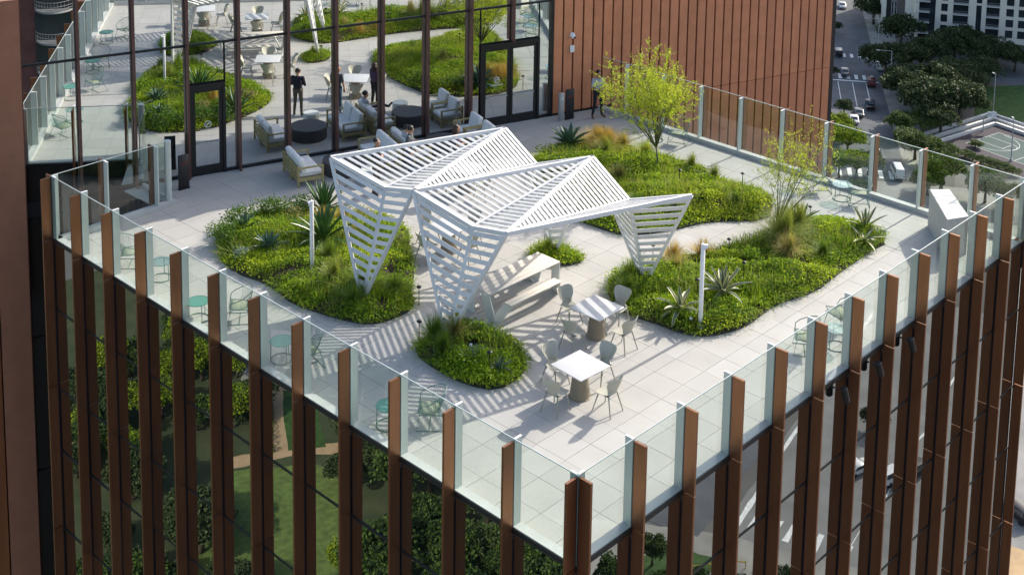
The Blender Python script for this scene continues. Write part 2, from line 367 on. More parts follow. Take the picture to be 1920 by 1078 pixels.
# three black spotlights clamped under the slab edge of the right-hand front
for x, lb in ((9.05, 'the one nearest the terrace corner'), (10.62, 'the middle one of three'), (12.22, 'the one nearest the concrete block')):
    t = thing('spotlight', 'black cylindrical spotlight under the terrace edge, ' + lb, 'spotlight', (x, -.03, -.16), 0, 'spotlights under the terrace edge')
    MB().tube([(0, 0, 0), (.02, -.10, -.02), (.05, -.14, -.04)], .022, 8).build('bracket', 'black', t)
    a = Vector((.03, -.15, .06)); d = Vector((.20, -.10, -.75)).normalized()
    b = MB().tube([a, a + d * .01, a + d * .36, a + d * .37], [.075, .085, .085, .078], 14).build('housing', 'black', t)

# reflective curtain wall behind the terrace
def wall_box(mb, s0, s1, z0, z1, o0, o1, mi=0):
    c = wp((s0 + s1) / 2, (o0 + o1) / 2, (z0 + z1) / 2); return mb.box(c, (s1 - s0, o1 - o0, z1 - z0), Mx=Matrix((UW, -NW, Vector((0, 0, 1)))).transposed(), mi=mi)
wall_box(MB(), .6, 18.3, -30, TOPZ - .05, -.12, -.06).build('backing', 'dark', tower)
SM = [.68 + 1.6 * k for k in range(12)]
def wpane(s0, s1, z0, z1): wall_box(MB(), s0 + .03, s1 - .03, z0 + .03, z1 - .03, -.03, 0).build('glass_panel', 'mir', tower)
for k in range(11):
    a, b = SM[k], SM[k + 1]
    wpane(a, b, 4.2, TOPZ)
    if k == 3: wpane(5.48, 5.53, 0, 2.93) if False else None; wpane(6.66, b, .06, 4.2); wpane(a, 6.66, 2.95, 4.2)
    elif k == 9: wpane(a, 15.5, .06, 4.2); wpane(15.5, 16.65, 2.95, 4.2)
    elif k == 10: wpane(17.78, b, .06, 4.2); wpane(16.65, 17.78, 2.95, 4.2)
    else: wpane(a, b, .06, 4.2)
    if k < 3:
        for z0, z1 in ((-4.2, .06), (-8.5, -4.2), (-30, -8.5)): wpane(a, b, z0, z1)
for k, s in enumerate(SM):
    z0 = 2.95 if k == 10 else (-12 if k < 2 else .0)
    if k == 11: continue
    wall_box(MB(), s - .03, s + .03, z0, TOPZ, .04, .27).build('mullion_fin', 'mullf', tower)
    wall_box(MB(), s - .045, s + .045, z0 + .005, TOPZ, -.05, .045).build('mullion', 'black', tower)
for z in (4.2, TOPZ - .1): wall_box(MB(), .7, 18.26, z - .035, z + .035, -.04, .03).build('transom', 'black', tower)
wall_box(MB(), 3.9, 5.5, .0, .09, -.04, .05).build('base_channel', 'black', tower)
wall_box(MB(), 6.66, 15.5, .0, .09, -.04, .05).build('base_channel', 'black', tower)
wall_box(MB(), 17.8, 18.26, .0, .09, -.04, .05).build('base_channel', 'black', tower)
wall_box(MB(), .7, 3.9, -.42, .04, -.04, .03).build('spandrel', 'black', tower)
wall_box(MB(), 18.22, 18.32, 0, TOPZ, -.05, .10).build('corner_trim', 'black', tower)
wall_box(MB(), -.16, .66, GZ, TOPZ, -.1, .42).build('corner_column', 'column', tower)
wall_box(MB(), -.80, -.20, GZ, TOPZ, -.1, .36).build('corner_column', 'fin', tower)
# doors
def text_mesh(s, size, m, align='CENTER'):
    cu = bpy.data.curves.new('t', 'FONT'); cu.body = s; cu.size = size; cu.align_x = align; cu.align_y = 'CENTER'; cu.extrude = .001
    o = bpy.data.objects.new('t', cu); col.objects.link(o); dg = bpy.context.evaluated_depsgraph_get(); me = bpy.data.meshes.new_from_object(o.evaluated_get(dg)); bpy.data.objects.remove(o)
    me.materials.clear(); me.materials.append(MT[m]); return me
def wall_rot(): return (math.pi / 2, 0, WANG)
def door(s0, s1, leaves):
    fr = MB()
    wall_box(fr, s0, s0 + .09, 0, 2.93, -.03, .10); wall_box(fr, s1 - .09, s1, 0, 2.93, -.03, .10); wall_box(fr, s0 + .09, s1 - .09, 2.80, 2.93, -.03, .10)
    f = fr.build('door_frame', 'black', tower)
    wl = (s1 - s0 - .18) / leaves
    for i in range(leaves):
        a = s0 + .09 + i * wl; b = a + wl
        l = MB()
        for x0, x1, z0, z1 in ((a + .01, a + .11, .02, 2.79), (b - .11, b - .01, .02, 2.79), (a + .11, b - .11, .02, .30), (a + .11, b - .11, 2.67, 2.79)): wall_box(l, x0, x1, z0, z1, .0, .06)
        lo = l.build('door_leaf', 'black', f)
        wall_box(MB(), a + .10, b - .10, .29, 2.68, .015, .035).build('door_glass', 'mir', f)
        h = MB(); h.tube([wp(a + .12, .10, 1.03), wp(b - .12, .10, 1.03)], .018, 8); h.bar(wp(a + .14, .03, 1.03), wp(a + .14, .10, 1.03), .03, .03); h.bar(wp(b - .14, .03, 1.03), wp(b - .14, .10, 1.03), .03, .03)
        h.build('push_bar', 'steel', f)
        if i == 0:
            c = wp((a + b) / 2 + .02, .041, 1.62); r = []
            for k in range(24):
                q = 2 * math.pi * k / 24; r.append(c + UW * math.cos(q) * .10 + Vector((0, 0, math.sin(q) * .10)))
            d = MB().tube(r, .010, 4, closed=True); d.bar(c + UW * -.07 + Vector((0, 0, -.07)), c + UW * .07 + Vector((0, 0, .07)), .018, .006); d.bar(c + UW * -.06 + Vector((0, 0, .0)), c + UW * .06 + Vector((0, 0, 0.01)), .022, .006)
            d.build('no_smoking_sign', 'lampw', f)
            tm = ob('sign_text', text_mesh('NO SMOKING', .075, 'lampw'), f, wp((a + b) / 2 + .02, .043, 1.44), rot=wall_rot())
door(5.52, 6.66, 1); door(15.5, 17.78, 2)
# standing-seam cladding
cp = [MB().box((0, 0, (TOPZ + .07) / 2), (.338, .075, TOPZ - .07)).mesh('cladding_panel', 'clad'), MB().box((0, 0, (.05 - 9) / 2), (.338, .075, 9.05)).mesh('cladding_panel', 'clad'), MB().box((0, 0, 0), (.022, .085, 20)).mesh('seam_rib', 'fin')]
wall_box(MB(), 18.32, 31.2, -40, TOPZ, -.12, -.055).build('cladding_backing', 'dark', tower)
s = 18.53; k = 0
while s < 31.1:
    for q in (0, 1):
        if q == 1 and s < 20.6: continue
        ob('cladding_panel', cp[q], tower, wp(s, .0 + random.uniform(-.003, .003)), rot=(0, 0, WANG + random.gauss(0, .004)))
    if s > 19: pass
    s += .4075; k += 1
wall_box(MB(), 18.35, 20.6, 0, .05, 0.02, .07).build('base_channel', 'black', tower)
wall_box(MB(), 20.7, 31.2, -60, -9.03, -.05, .02).build('cladding_lower', 'clad', tower)
# things fixed to the clad wall
t = thing('dome_camera', 'white dome security camera on the brown metal wall beside the glass', 'camera', wp(19.08, .03, 2.86), WANG)
MB().lathe([(.075, 0), (.10, .02), (.10, .06), (.09, .08)], 18).build('mount', 'white', t).rotation_euler = (math.pi / 2, 0, 0)
bm = bmesh.new(); bmesh.ops.create_uvsphere(bm, u_segments=18, v_segments=12, radius=.085); me = bpy.data.meshes.new('dome'); bm.to_mesh(me); bm.free(); me.materials.append(MT['white']); ob('dome', shade_round(me), t, (0, -.10, -.03))
bm = bmesh.new(); bmesh.ops.create_uvsphere(bm, u_segments=12, v_segments=8, radius=.045); me = bpy.data.meshes.new('lens'); bm.to_mesh(me); bm.free(); me.materials.append(MT['black']); ob('lens', shade_round(me), t, (.03, -.165, -.055))
t = thing('access_point', 'small white wireless box on the brown wall under the dome camera', 'wireless box', wp(19.08, .03, 2.36), WANG)
ob('cover', rmesh((.17, .06, .25), 'white', .02), t, (0, -.05, 0)); ob('back_plate', rmesh((.14, .03, .22), 'steel', .005, 1), t, (0, -.012, 0))

# ------------------------------------------------------------------ terrace floor and its pavers
BEDS = dict(
    L=[(3.4, 16.27), (2.67, 15.14), (2.46, 14.15), (2.7, 13.07), (2.63, 12.4), (2.51, 11.79), (2.69, 10.84), (2.92, 10.08), (3.17, 9.57), (3.66, 9.34), (4.52, 9.36), (5.09, 10.15), (5.87, 10.85), (6.37, 11.68), (7.07, 12.4), (7.5, 12.97), (7.5, 13.89), (7.2, 14.6), (6.6, 15.4), (5.8, 16.2), (4.93, 16.6), (4.11, 16.6)],
    F=[(3.07, 7.78), (2.93, 6.82), (2.97, 5.97), (3.26, 5.24), (4.24, 5.27), (4.82, 5.82), (5.1, 6.52), (5.05, 7.05), (4.85, 7.5), (4.5, 7.95), (3.57, 8.05)],
    S=[(8.77, 9.44), (9.17, 9.5), (9.6, 9.25), (9.73, 8.63), (9.57, 8.06), (8.95, 8.23), (8.55, 8.78)],
    B=[(11.38, 10.39), (11.41, 9.49), (11.46, 8.93), (11.52, 8.39), (12.06, 7.95), (12.99, 7.52), (14.1, 7.19), (15.32, 5.98), (16.66, 6.63), (16.74, 7.69), (16.88, 9.19), (16.8, 10.18), (16.79, 11.14), (16.7, 12.81), (16.1, 13.8), (14.63, 14.1), (13.3, 13.9), (12.2, 12.2)],
    R=[(8.94, 6.73), (9.63, 7.02), (11.05, 6.45), (12.38, 5.8), (13.83, 5.5), (14.56, 5.35), (15.88, 5.25), (16.77, 4.6), (17.01, 3.8), (16.57, 2.76), (15.65, 2.86), (13.49, 2.76), (12.53, 2.66), (11.12, 3.05), (10.25, 2.95), (9.52, 2.93), (8.64, 3.26), (8.28, 3.8), (8.23, 4.58), (8.08, 5.31), (8.32, 6.12)])
BEDS = {k: smooth_poly(v, 1) for k, v in BEDS.items()}
floor = MB().prism([(.02, .02), (LEN - .02, .02), (LEN - .02, 15.7), (3.82, 20.98), (3.82, LEN - .02), (.02, LEN - .02)], -.13, -.012).build('terrace_floor', 'joint', kind='structure')
TS = .8065
def clip_wall(poly, off=.06):
    out = []; f = lambda p: (Vector((p[0], p[1], 0)) - PW).dot(NW) - off
    for i in range(len(poly)):
        a, b = poly[i], poly[(i + 1) % len(poly)]; fa, fb = f(a), f(b)
        if fa >= 0: out.append(a)
        if (fa >= 0) != (fb >= 0): q = fa / (fa - fb); out.append((a[0] + (b[0] - a[0]) * q, a[1] + (b[1] - a[1]) * q))
    return out
tiles = []
for i in range(24):
    for j in range(27):
        x0, x1 = i * TS, min((i + 1) * TS, LEN - .02); y0, y1 = j * TS, (j + 1) * TS
        if y0 > LEN - .1 and x1 < 3.85: continue
        if y0 > LEN - .9 and x0 < 3.8 and y1 > LEN: y1 = LEN - .02
        x0 = max(x0, .02); y0 = max(y0, .02)
        p = clip_wall([(x0 + .004, y0 + .004), (x1 - .004, y0 + .004), (x1 - .004, y1 - .004), (x0 + .004, y1 - .004)])
        if len(p) < 3 or x1 - x0 < .05: continue
        cx_, cy_ = (x0 + x1) / 2, (y0 + y1) / 2
        inside = any(in_poly(np.array([cx_]), np.array([cy_]), b)[0] and edge_dist(np.array([cx_]), np.array([cy_]), b)[0] > .62 for b in BEDS.values())
        if inside: continue
        full = len(p) == 4 and abs((x1 - x0) - TS) < .01 and abs((y1 - y0) - TS) < .01
        tiles.append(((Vector((cx_, cy_, 0)) - cam.location).length, p, cx_, cy_, full, TS))
tiles.sort(key=lambda t_: t_[0])
tm = [MB().box((0, 0, -.02), (TS - .008, TS - .008, .04)).mesh('paver', m_) for m_ in ('paver', 'paver_b')]
rest = MB()
for k, (d, p, cx_, cy_, full, _) in enumerate(tiles):
    dz = random.uniform(-.0015, .0015)
    if k < 298:
        if full: ob('paver', tm[random.random() < .35], floor, (cx_, cy_, dz))
        else: MB().prism(p, -.04, dz).build('paver', 'paver', floor)
    else: rest.prism(p, -.04, dz, int(random.random() < .35))
rest.build('pavers_beyond', ['paver', 'paver_b'], floor, kind='stuff')

# ------------------------------------------------------------------ glass railings
def railing(label, p0, d, n_out, stops, end):
    """p0 start, d unit along, n_out outward; stops = post offsets; end = total length"""
    d = Vector(d); no = Vector(n_out); p0 = Vector(p0); ang = math.atan2(d.y, d.x)
    t = thing('glass_railing', label, 'railing', tuple(p0), 0)
    L = lambda a, o, z: d * a - no * o + Vector((0, 0, z))
    Mx = Matrix((d, Vector((-d.y, d.x, 0)), Vector((0, 0, 1)))).transposed()
    def bx(mb, a0, a1, o0, o1, z0, z1): c = L((a0 + a1) / 2, (o0 + o1) / 2, (z0 + z1) / 2); mb.box(c, (a1 - a0, abs(o1 - o0), z1 - z0), Mx=Mx); return mb
    bx(MB(), .015, end, .004, .205, .003, KH).build('kerb', 'kerb', t)
    bx(MB(), .0, end, -.010, .010, RT - .004, RT + .014).build('top_rail', 'post', t)
    pts = stops + ([end] if end - stops[-1] > .2 else [])
    for a in stops:
        q = .03 if a == 0 else 0
        po = bx(MB(), a - .022 + q, a + .022 + q, .012, .20, KH, RT - .006).build('post', 'post', t)
        bx(MB(), a - .026 + q, a + .026 + q, .010, .204, RT - .006, RT + .002).build('post_cap', 'white', po)
    for a, b in zip(pts[:-1], pts[1:]): bx(MB(), a + .008, b - .008, -.006, .006, .10, RT - .004).build('glass_pane', 'rail_glass', t)
    return t
st = [i * B for i in range(N + 1)]
railing('glass railing with grey posts on the edge beside the wire chairs and teal tables', (0, .0, 0), (0, 1, 0), (-1, 0, 0), st, LEN)
railing('glass railing with grey posts above the three black facade spotlights', (.0, 0, 0), (1, 0, 0), (0, -1, 0), st, LEN)
railing('glass railing with grey posts running from the concrete block to the brown metal wall', (LEN, .0, 0), (0, 1, 0), (1, 0, 0), [i * B for i in range(10)], 15.62)
railing('short glass railing with grey posts beside the single black glass door', (0, LEN, 0), (1, 0, 0), (0, 1, 0), [0, B, 2 * B], 3.55)
t = thing('gate_post', 'round pale grey post at the end of the short glass railing', 'post', (3.66, 19.22, 0))
MB().lathe([(.12, 0), (.12, .02), (.10, .03), (.10, 1.93), (.095, 1.95)], 20).build('shaft', 'post', t, smooth=False)
MB().box((0, 0, .06), (.34, .34, .12)).build('base', 'kerb', t)
t = thing('glass_screen', 'narrow glass screen between the round grey post and the glass wall', 'screen', (3.8, 19.4, 0))
MB().box((0, .72, .98), (.012, 1.4, 1.75)).build('glass_pane', 'rail_glass', t); MB().box((0, .72, .06), (.10, 1.44, .1)).build('kerb', 'kerb', t)

# signs and bollards at the doors
def pylon(x, y, rz, label):
    t = thing('sign_pylon', label, 'sign', (x, y, 0), rz)
    ob('panel', rmesh((.34, .07, 1.08), 'dark', .006, 1), t, (0, 0, .54))
    ob('lettering', text_mesh('EXIT', .11, 'red'), t, (.03, -.038, .82), rot=(math.pi / 2, 0, 0))
    MB().box((0, 0, .01), (.36, .12, .02)).build('base', 'black', t)
pylon(4.58, 19.84, -.1, 'dark free-standing sign panel beside the single glass door')
pylon(17.55, 15.70, -.25, 'dark free-standing sign panel in front of the brown metal wall')
t = thing('bollard', 'pale metal bollard next to the dark sign panel by the double door', 'bollard', (17.22, 15.80, 0), -.25)
ob('body', rmesh((.17, .14, 1.0), 'steel', .01, 1), t, (0, 0, .5)); MB().box((.0, -.072, .82), (.09, .012, .12)).build('button_plate', 'offwhite', t); MB().lathe([(.12, 0), (.12, .02)], 16).build('base_plate', 'steel', t)

# ------------------------------------------------------------------ pergola of white slatted triangles
PV = dict(A=(3.945, 11.962, 3.4), B=(8.656, 10.277, 3.4), C=(4.659, 10.645, 2.75), D=(4.024, 8.872, 3.4), E=(8.764, 9.19, 2.65), F=(8.8, 7.244, 3.4), G=(4.623, 7.41, 2.75), H=(3.923, 5.632, 3.4), I=(8.707, 5.922, 2.65), J=(8.934, 4.155, 3.25),
          K=(3.769, 10.503, .02), L=(4.006, 7.635, .02), N=(9.588, 6.014, .02), O=(9.267, 8.886, .02))
PV = {k: Vector(v) for k, v in PV.items()}
perg = thing('pergola', 'white folded pergola of slatted metal triangles on pointed legs', 'pergola', (4.0, 7.635, 0))
po = -perg.location
roof = ['ACB', 'CDB', 'BED', 'EFD', 'DGF', 'GHF', 'FIH', 'IJH']
legs = ['ACK', 'CDK', 'DGL', 'GHL', 'BEO', 'EFO', 'FIN', 'IJN']
done = set()
for tri in roof + legs:
    P, Q, T = (PV[c] for c in tri); nrm = (Q - P).cross(T - P).normalized()
    if nrm.z < 0: nrm = -nrm
    leg = tri in legs; base = (Q - P).normalized(); hgt = ((T - P) - base * (T - P).dot(base)).length
    pitch = .200 if leg else .166; n = int(hgt / pitch)
    for i in range(1, n + (0 if leg else 1)):
        t_ = i * pitch / hgt - (pitch * .35 / hgt)
        a, b = P.lerp(T, t_), Q.lerp(T, t_)
        if (b - a).length < .14: continue
        a2, b2 = a + (b - a).normalized() * .03, b - (b - a).normalized() * .03
        MB().bar(a2 + po, b2 + po, .104 if leg else .070, .026 if leg else .032, nrm).build('slat', 'pwhite', perg)
    for a, b in ((0, 1), (1, 2), (0, 2)):
        e = tuple(sorted(tri[a] + tri[b]))
        if e in done: continue
        done.add(e); p, q = PV[e[0]], PV[e[1]]
        isleg = any(c in 'KLNO' for c in e)
        MB().bar(p + po, q + po, .080 if isleg else .078, .080 if isleg else .10, (0, 0, 1) if not isleg else nrm).build('rib', 'pwhite', perg)
for c in 'KLNO': MB().box(PV[c] + po + Vector((0, 0, .06)), (.26, .26, .12)).build('foot', 'pwhite', perg)

# ------------------------------------------------------------------ dining tables and shell chairs
def chair_shell():
    nu, nv = 9, 15; V = []; F = []
    prof = []
    for k in range(nv):
        v = k / (nv - 1)
        if v < .45:
            q = v / .45; y = .22 - .42 * q; z = .45 - .02 * math.sin(q * math.pi) + .012 * q; hw = .215 + .02 * math.sin(q * math.pi) - .035 * q ** 3
            lift = .012 + .03 * q
        else:
            q = (v - .45) / .55; y = -.20 - .05 * math.sin(q * 1.57) - .09 * q; z = .462 + .40 * q ** .95; hw = .185 - .05 * math.sin(min(1, q / .55) * math.pi) + .075 * min(1, max(0, q - .2) / .6)
            if q > .9: hw *= 1 - .12 * ((q - .9) / .1) ** 2
            lift = .06 + .05 * math.sin(q * math.pi)
        prof.append((y, z, hw, lift, v))
    for y, z, hw, lift, v in prof:
        for i in range(nu):
            u = -1 + 2 * i / (nu - 1)
            if v < .45: V.append((u * hw, y, z + lift * u * u))
            else: V.append((u * hw, y + lift * u * u * 1.5, z + (.05 * u * u * max(0, (v - .7) / .3) - .035 * (abs(u) > .9) * (v > .97))))
    for j in range(nv - 1):
        for i in range(nu - 1): F.append((j * nu + i, j * nu + i + 1, (j + 1) * nu + i + 1, (j + 1) * nu + i))
    me = bpy.data.meshes.new('seat_shell'); me.from_pydata(V, [], F); me.materials.append(MT['chair'])
    me = bake(me, [('SOLIDIFY', dict(thickness=.016, offset=0)), ('SUBSURF', dict(levels=1, render_levels=1))]); return shade_round(me, 60)
ch0 = thing('dining_chair', 'x', 'chair', (0, 0, 0), 0, 'khaki dining chairs')
ob('seat_shell', chair_shell(), ch0)
leg_b = MB().tube([(0, 0, .45), (0, 0, .25), (0, 0, 0)], [.017, .015, .010], 8).mesh('leg', 'chair_leg', True)
for sx in (-1, 1):
    for sy in (-1, 1):
        a = Vector((sx * .15, .13 if sy > 0 else -.14, .45)); b = Vector((sx * .23, .24 if sy > 0 else -.26, 0))
        MB().tube([a, a.lerp(b, .5), b], [.017, .015, .011], 8).build('leg', 'chair_leg', ch0, smooth=True)
MB().bar((-.16, 0, .425), (.16, 0, .425), .26, .02).build('seat_support', 'chair_leg', ch0)
tb0 = thing('dining_table', 'x', 'table', (0, 0, 0), 0, 'square dining tables')
ob('top', rmesh((.94, .94, .022), 'tabletop', .006, 2), tb0, (0, 0, .739))
MB().lathe([(.25, 0), (.25, .02), (.235, .03), (.155, .70), (.16, .727)], 28).build('pedestal', 'pedestal', tb0, smooth=False)
used = [False, False]
def put(proto, flag, loc, rz, label):
    if not used[flag]: used[flag] = True; proto.location = loc; proto.rotation_euler = (0, 0, rz); proto['label'] = label; return proto
    return copy_tree(proto, loc, rz, label)
def table_set(x, y, rz, where, n_chairs=4, ang=0, dist=(.80, .80, .80, .80)):
    put(tb0, 1, (x, y, 0), rz, 'square white table on a tan cone pedestal ' + where[0])
    for i in range(n_chairs):
        a = ang + i * math.pi / 2; d = dist[i]
        put(ch0, 0, (x + math.cos(a) * d, y + math.sin(a) * d, 0), a + math.pi / 2 + random.uniform(-.12, .12), 'khaki shell dining chair ' + where[1][i])
table_set(6.72, 5.24, .02, ('striped by the pergola shadow', ('between the striped table and the planting bed', 'at the striped table on the picnic bench side', 'at the striped table on the small front bed side', 'at the striped table, back turned to the sunlit table')), dist=(.80, .86, .86, .84))
table_set(4.44, 3.78, -.05, ('in full sun near the terrace corner', ('tucked under the sunlit table beside the striped table', 'at the sunlit table beside the small front bed', 'at the sunlit table facing away from the corner railing chairs', 'at the sunlit table, back to the terrace corner')), dist=(.74, .74, .80, .80))
table_set(7.35, 11.1, .1, ('under the pergola beside the large left bed', ('under the pergola on the far side of its table', 'under the pergola by the agave bed', 'under the pergola, back to the slatted leg', 'under the pergola on the picnic bench side of its table')))
table_set(10.55, 13.75, .2, ('behind the pergola near the lounge', ('behind the pergola beside the tree bed', 'behind the pergola with its back to the lounge', 'behind the pergola facing the tree bed', 'behind the pergola on the pergola side of its table')))

# ------------------------------------------------------------------ picnic table: folded white frames carrying timber boards
t = thing('picnic_table', 'white folded picnic table with pale timber boards and attached benches', 'picnic table', (6.62, 7.9, 0), 0)
def ribbon(q, name):
    n_ = (Vector(q[1]) - Vector(q[0])).cross(Vector(q[2]) - Vector(q[0])).normalized() * .03
    return MB().plate([Vector(p) - t.location for p in q], n_).build(name, 'offwhite', t)
for fx in (0, 1):
    for fy in (0, 1):
        m_ = lambda x, y, z: ((13.24 - x) if fx else x, (15.84 - y) if fy else y, z)
        ribbon([m_(5.33, 7.50, .72), m_(5.32, 7.78, .72), m_(5.44, 7.68, .0), m_(5.47, 7.40, .0)], 'leg_plate')
        ribbon([m_(5.47, 7.39, .03), m_(5.44, 7.67, .03), m_(5.52, 7.62, .0), m_(5.55, 7.34, .0)], 'foot_plate')
        ribbon([m_(5.55, 7.34, .0), m_(5.52, 7.62, .0), m_(5.74, 7.40, .435), m_(5.75, 7.13, .435)], 'bench_riser')
    MB().bar(m_(5.40, 7.55, .705) - t.location if False else Vector(m_(5.40, 7.55, .705)) - t.location, Vector(m_(5.40, 8.29, .705)) - t.location, .16, .03).build('cross_plate', 'offwhite', t)
for k in range(5): ob('top_board', rmesh((2.58, .152, .032), 'wood', .006, 1), t, (0, -.32 + .16 * k, .737))
for sy in (-1, 1):
    for k in range(2): ob('bench_board', rmesh((1.86, .132, .03), 'wood', .006, 1), t, (0, sy * (.58 + .137 * k), .455))

# ------------------------------------------------------------------ wire lounge chairs and side tables along the railings
def wire_chair():
    c = thing('wire_chair', 'x', 'chair', (0, 0, 0), 0, 'wire lounge chairs')
    r = .007; rim = []
    for k in range(25):
        a = -1.25 * math.pi / 1.0 * .5 + k / 24 * 1.25 * math.pi     # horseshoe: back at -y, arms forward
        q = math.sin((k / 24) * math.pi)
        rim.append(Vector((.36 * math.sin(a - .625 * math.pi + 0.625 * math.pi) if False else .36 * math.cos(math.pi * 1.125 + (k / 24) * .75 * math.pi - 0.0 + 0), .0, 0)))
    rim = []; lower = []
    for k in range(29):
        f = k / 28; a = math.pi * (1.5 - .62) + f * 1.24 * math.pi; h = math.sin(f * math.pi)
        rim.append(Vector((.37 * math.cos(a), .34 * math.sin(a) + .02, .60 + .22 * h ** 1.3)))
        lower.append(Vector((.25 * math.cos(a), .25 * math.sin(a) + .06, .36)))
    loop_l = [rim[0], rim[0] + Vector((.05, .10, -.06)), Vector((-.18, .26, .42)), Vector((-.20, .20, .37))]
    loop_r = [rim[-1], rim[-1] + Vector((-.05, .10, -.06)), Vector((.18, .26, .42)), Vector((.20, .20, .37))]
    MB().tube(loop_l[::-1] + rim[1:-1] + loop_r, .010, 6).build('rim', 'wire', c, smooth=True)
    b = MB()
    for k in range(4, 25): b.tube([rim[k], rim[k].lerp(lower[k], .55) + Vector((0, -.015, 0)), lower[k]], .0045, 4, cap=False)
    b.build('back_wires', 'wire', c)
    MB().tube([(-.26, -.20, .35), (.26, -.20, .35), (.27, .27, .40), (-.27, .27, .40)], .009, 6, closed=True).build('seat_frame', 'wire', c)
    g = MB()
    for k in range(15):
        x = -.24 + .48 * k / 14; g.tube([(x, -.20, .35), (x, .04, .345), (x, .27, .40)], .0045, 4, cap=False)
    g.build('seat_wires', 'wire', c)
    ob('seat_pad', rmesh((.46, .42, .012), 'wirepad', .004, 1), c, (0, .04, .362), rot=(.10, 0, 0))
    for s in (-1, 1): MB().tube([(s * .25, -.16, .36), (s * .30, -.34, .012), (s * .30, .30, .012), (s * .24, .22, .38)], .009, 6).build('sled_leg', 'wire', c)
    MB().tube([(-.30, .02, .012), (.30, .02, .012)], .007, 6).build('stretcher', 'wire', c)
    return c
def side_table(glass):
    c = thing('side_table', 'x', 'table', (0, 0, 0), 0, 'round side tables')
    if glass: MB().lathe([(.29, 0), (.30, .004), (.30, .012), (.29, .016)], 32, (0, 0, .46)).build('top', 'table_glass', c)
    else: MB().lathe([(.28, 0), (.285, .004), (.285, .016), (.275, .020), (.27, .012), (.0, .012)], 32, (0, 0, .45), cap=False).build('top', 'teal', c, smooth=False)
    ring = [(.26 * math.cos(a), .26 * math.sin(a), .012) for a in np.linspace(0, 2 * math.pi, 29)[:-1]]
    MB().tube(ring, .010, 6, closed=True).build('base_ring', 'wire', c)
    ring = [(.25 * math.cos(a), .25 * math.sin(a), .445) for a in np.linspace(0, 2 * math.pi, 29)[:-1]]
    MB().tube(ring, .008, 6, closed=True).build('top_ring', 'wire', c)
    for k in range(3):
        a = 2 * math.pi * k / 3 + .3; MB().tube([(.25 * math.cos(a), .25 * math.sin(a), .445), (.26 * math.cos(a), .26 * math.sin(a), .012)], .009, 6).build('leg', 'wire', c)
    return c
wc0 = wire_chair(); stt = side_table(False); stg = side_table(True)
fl = {}
def put2(proto, loc, rz, label):
    if id(proto) not in fl: fl[id(proto)] = 1; proto.location = loc; proto.rotation_euler = (0, 0, rz); proto['label'] = label; return proto
    return copy_tree(proto, loc, rz, label)
H = math.pi / 2
for x, y, rz, lb in ((.78, 16.55, -2.3, 'wire lounge chair by the railing nearest the single glass door'), (1.15, 12.0, .9, 'wire lounge chair by the railing beside the large left bed'), (.95, 9.1, -.2, 'wire lounge chair by the railing between the two teal tables'), (1.38, 5.35, .75, 'wire lounge chair with pale seat by the railing in front of the small bed'),
                     (11.35, 1.25, -.1, 'wire lounge chair at the glass table, on the concrete block side'), (9.75, 1.25, .6, 'wire lounge chair at the glass table, on the terrace corner side'),
                     (18.35, 4.75, 2.2, 'wire lounge chair by the far railing nearest the concrete block'), (18.35, 6.1, 2.4, 'wire lounge chair by the far railing between two glass tables'), (18.45, 11.6, 1.9, 'wire lounge chair by the far railing behind the yellow-green tree')):
    put2(wc0, (x, y, 0), rz, lb)
for x, y, lb in ((.42, 12.75, 'teal metal side table by the railing beside the large left bed'), (.72, 9.75, 'teal metal side table on the pergola shadow stripes'), (.70, 5.95, 'teal metal side table beside the pale-seated wire chair')): put2(stt, (x, y, 0), 0, lb)
for x, y, lb in ((.95, 15.25, 'pale glass side table by the railing near the single glass door'), (10.45, .82, 'glass side table by the railing above the facade spotlights'), (18.2, 6.75, 'round glass side table by the far railing under the thin tree'), (18.3, 5.3, 'round glass side table by the far railing nearest the concrete block'), (18.1, 12.3, 'round glass side table by the far railing behind the yellow-green tree')): put2(stg, (x, y, 0), random.random(), lb)
# concrete block by the far corner
t = thing('concrete_block', 'tall angled pale concrete block with a jointed cap near the far corner', 'concrete block', (17.6, 1.65, 0))
blk = [(18.40, 2.52), (18.82, 2.12), (17.42, .86), (16.80, 1.18)]
o_ = t.location
MB().prism([(p[0] - o_.x, p[1] - o_.y) for p in blk], 0, 1.07).build('body', 'concrete', t)
q0, q1, q2, q3 = (Vector((p[0] - o_.x, p[1] - o_.y, 0)) for p in blk)
for k in range(4):
    a, b = k / 4 + .004, (k + 1) / 4 - .004
    MB().prism([tuple(q0.lerp(q3, a)[:2]), tuple(q1.lerp(q2, a)[:2]), tuple(q1.lerp(q2, b)[:2]), tuple(q0.lerp(q3, b)[:2])], 1.072, 1.115).build('cap_stone', 'cap', t)

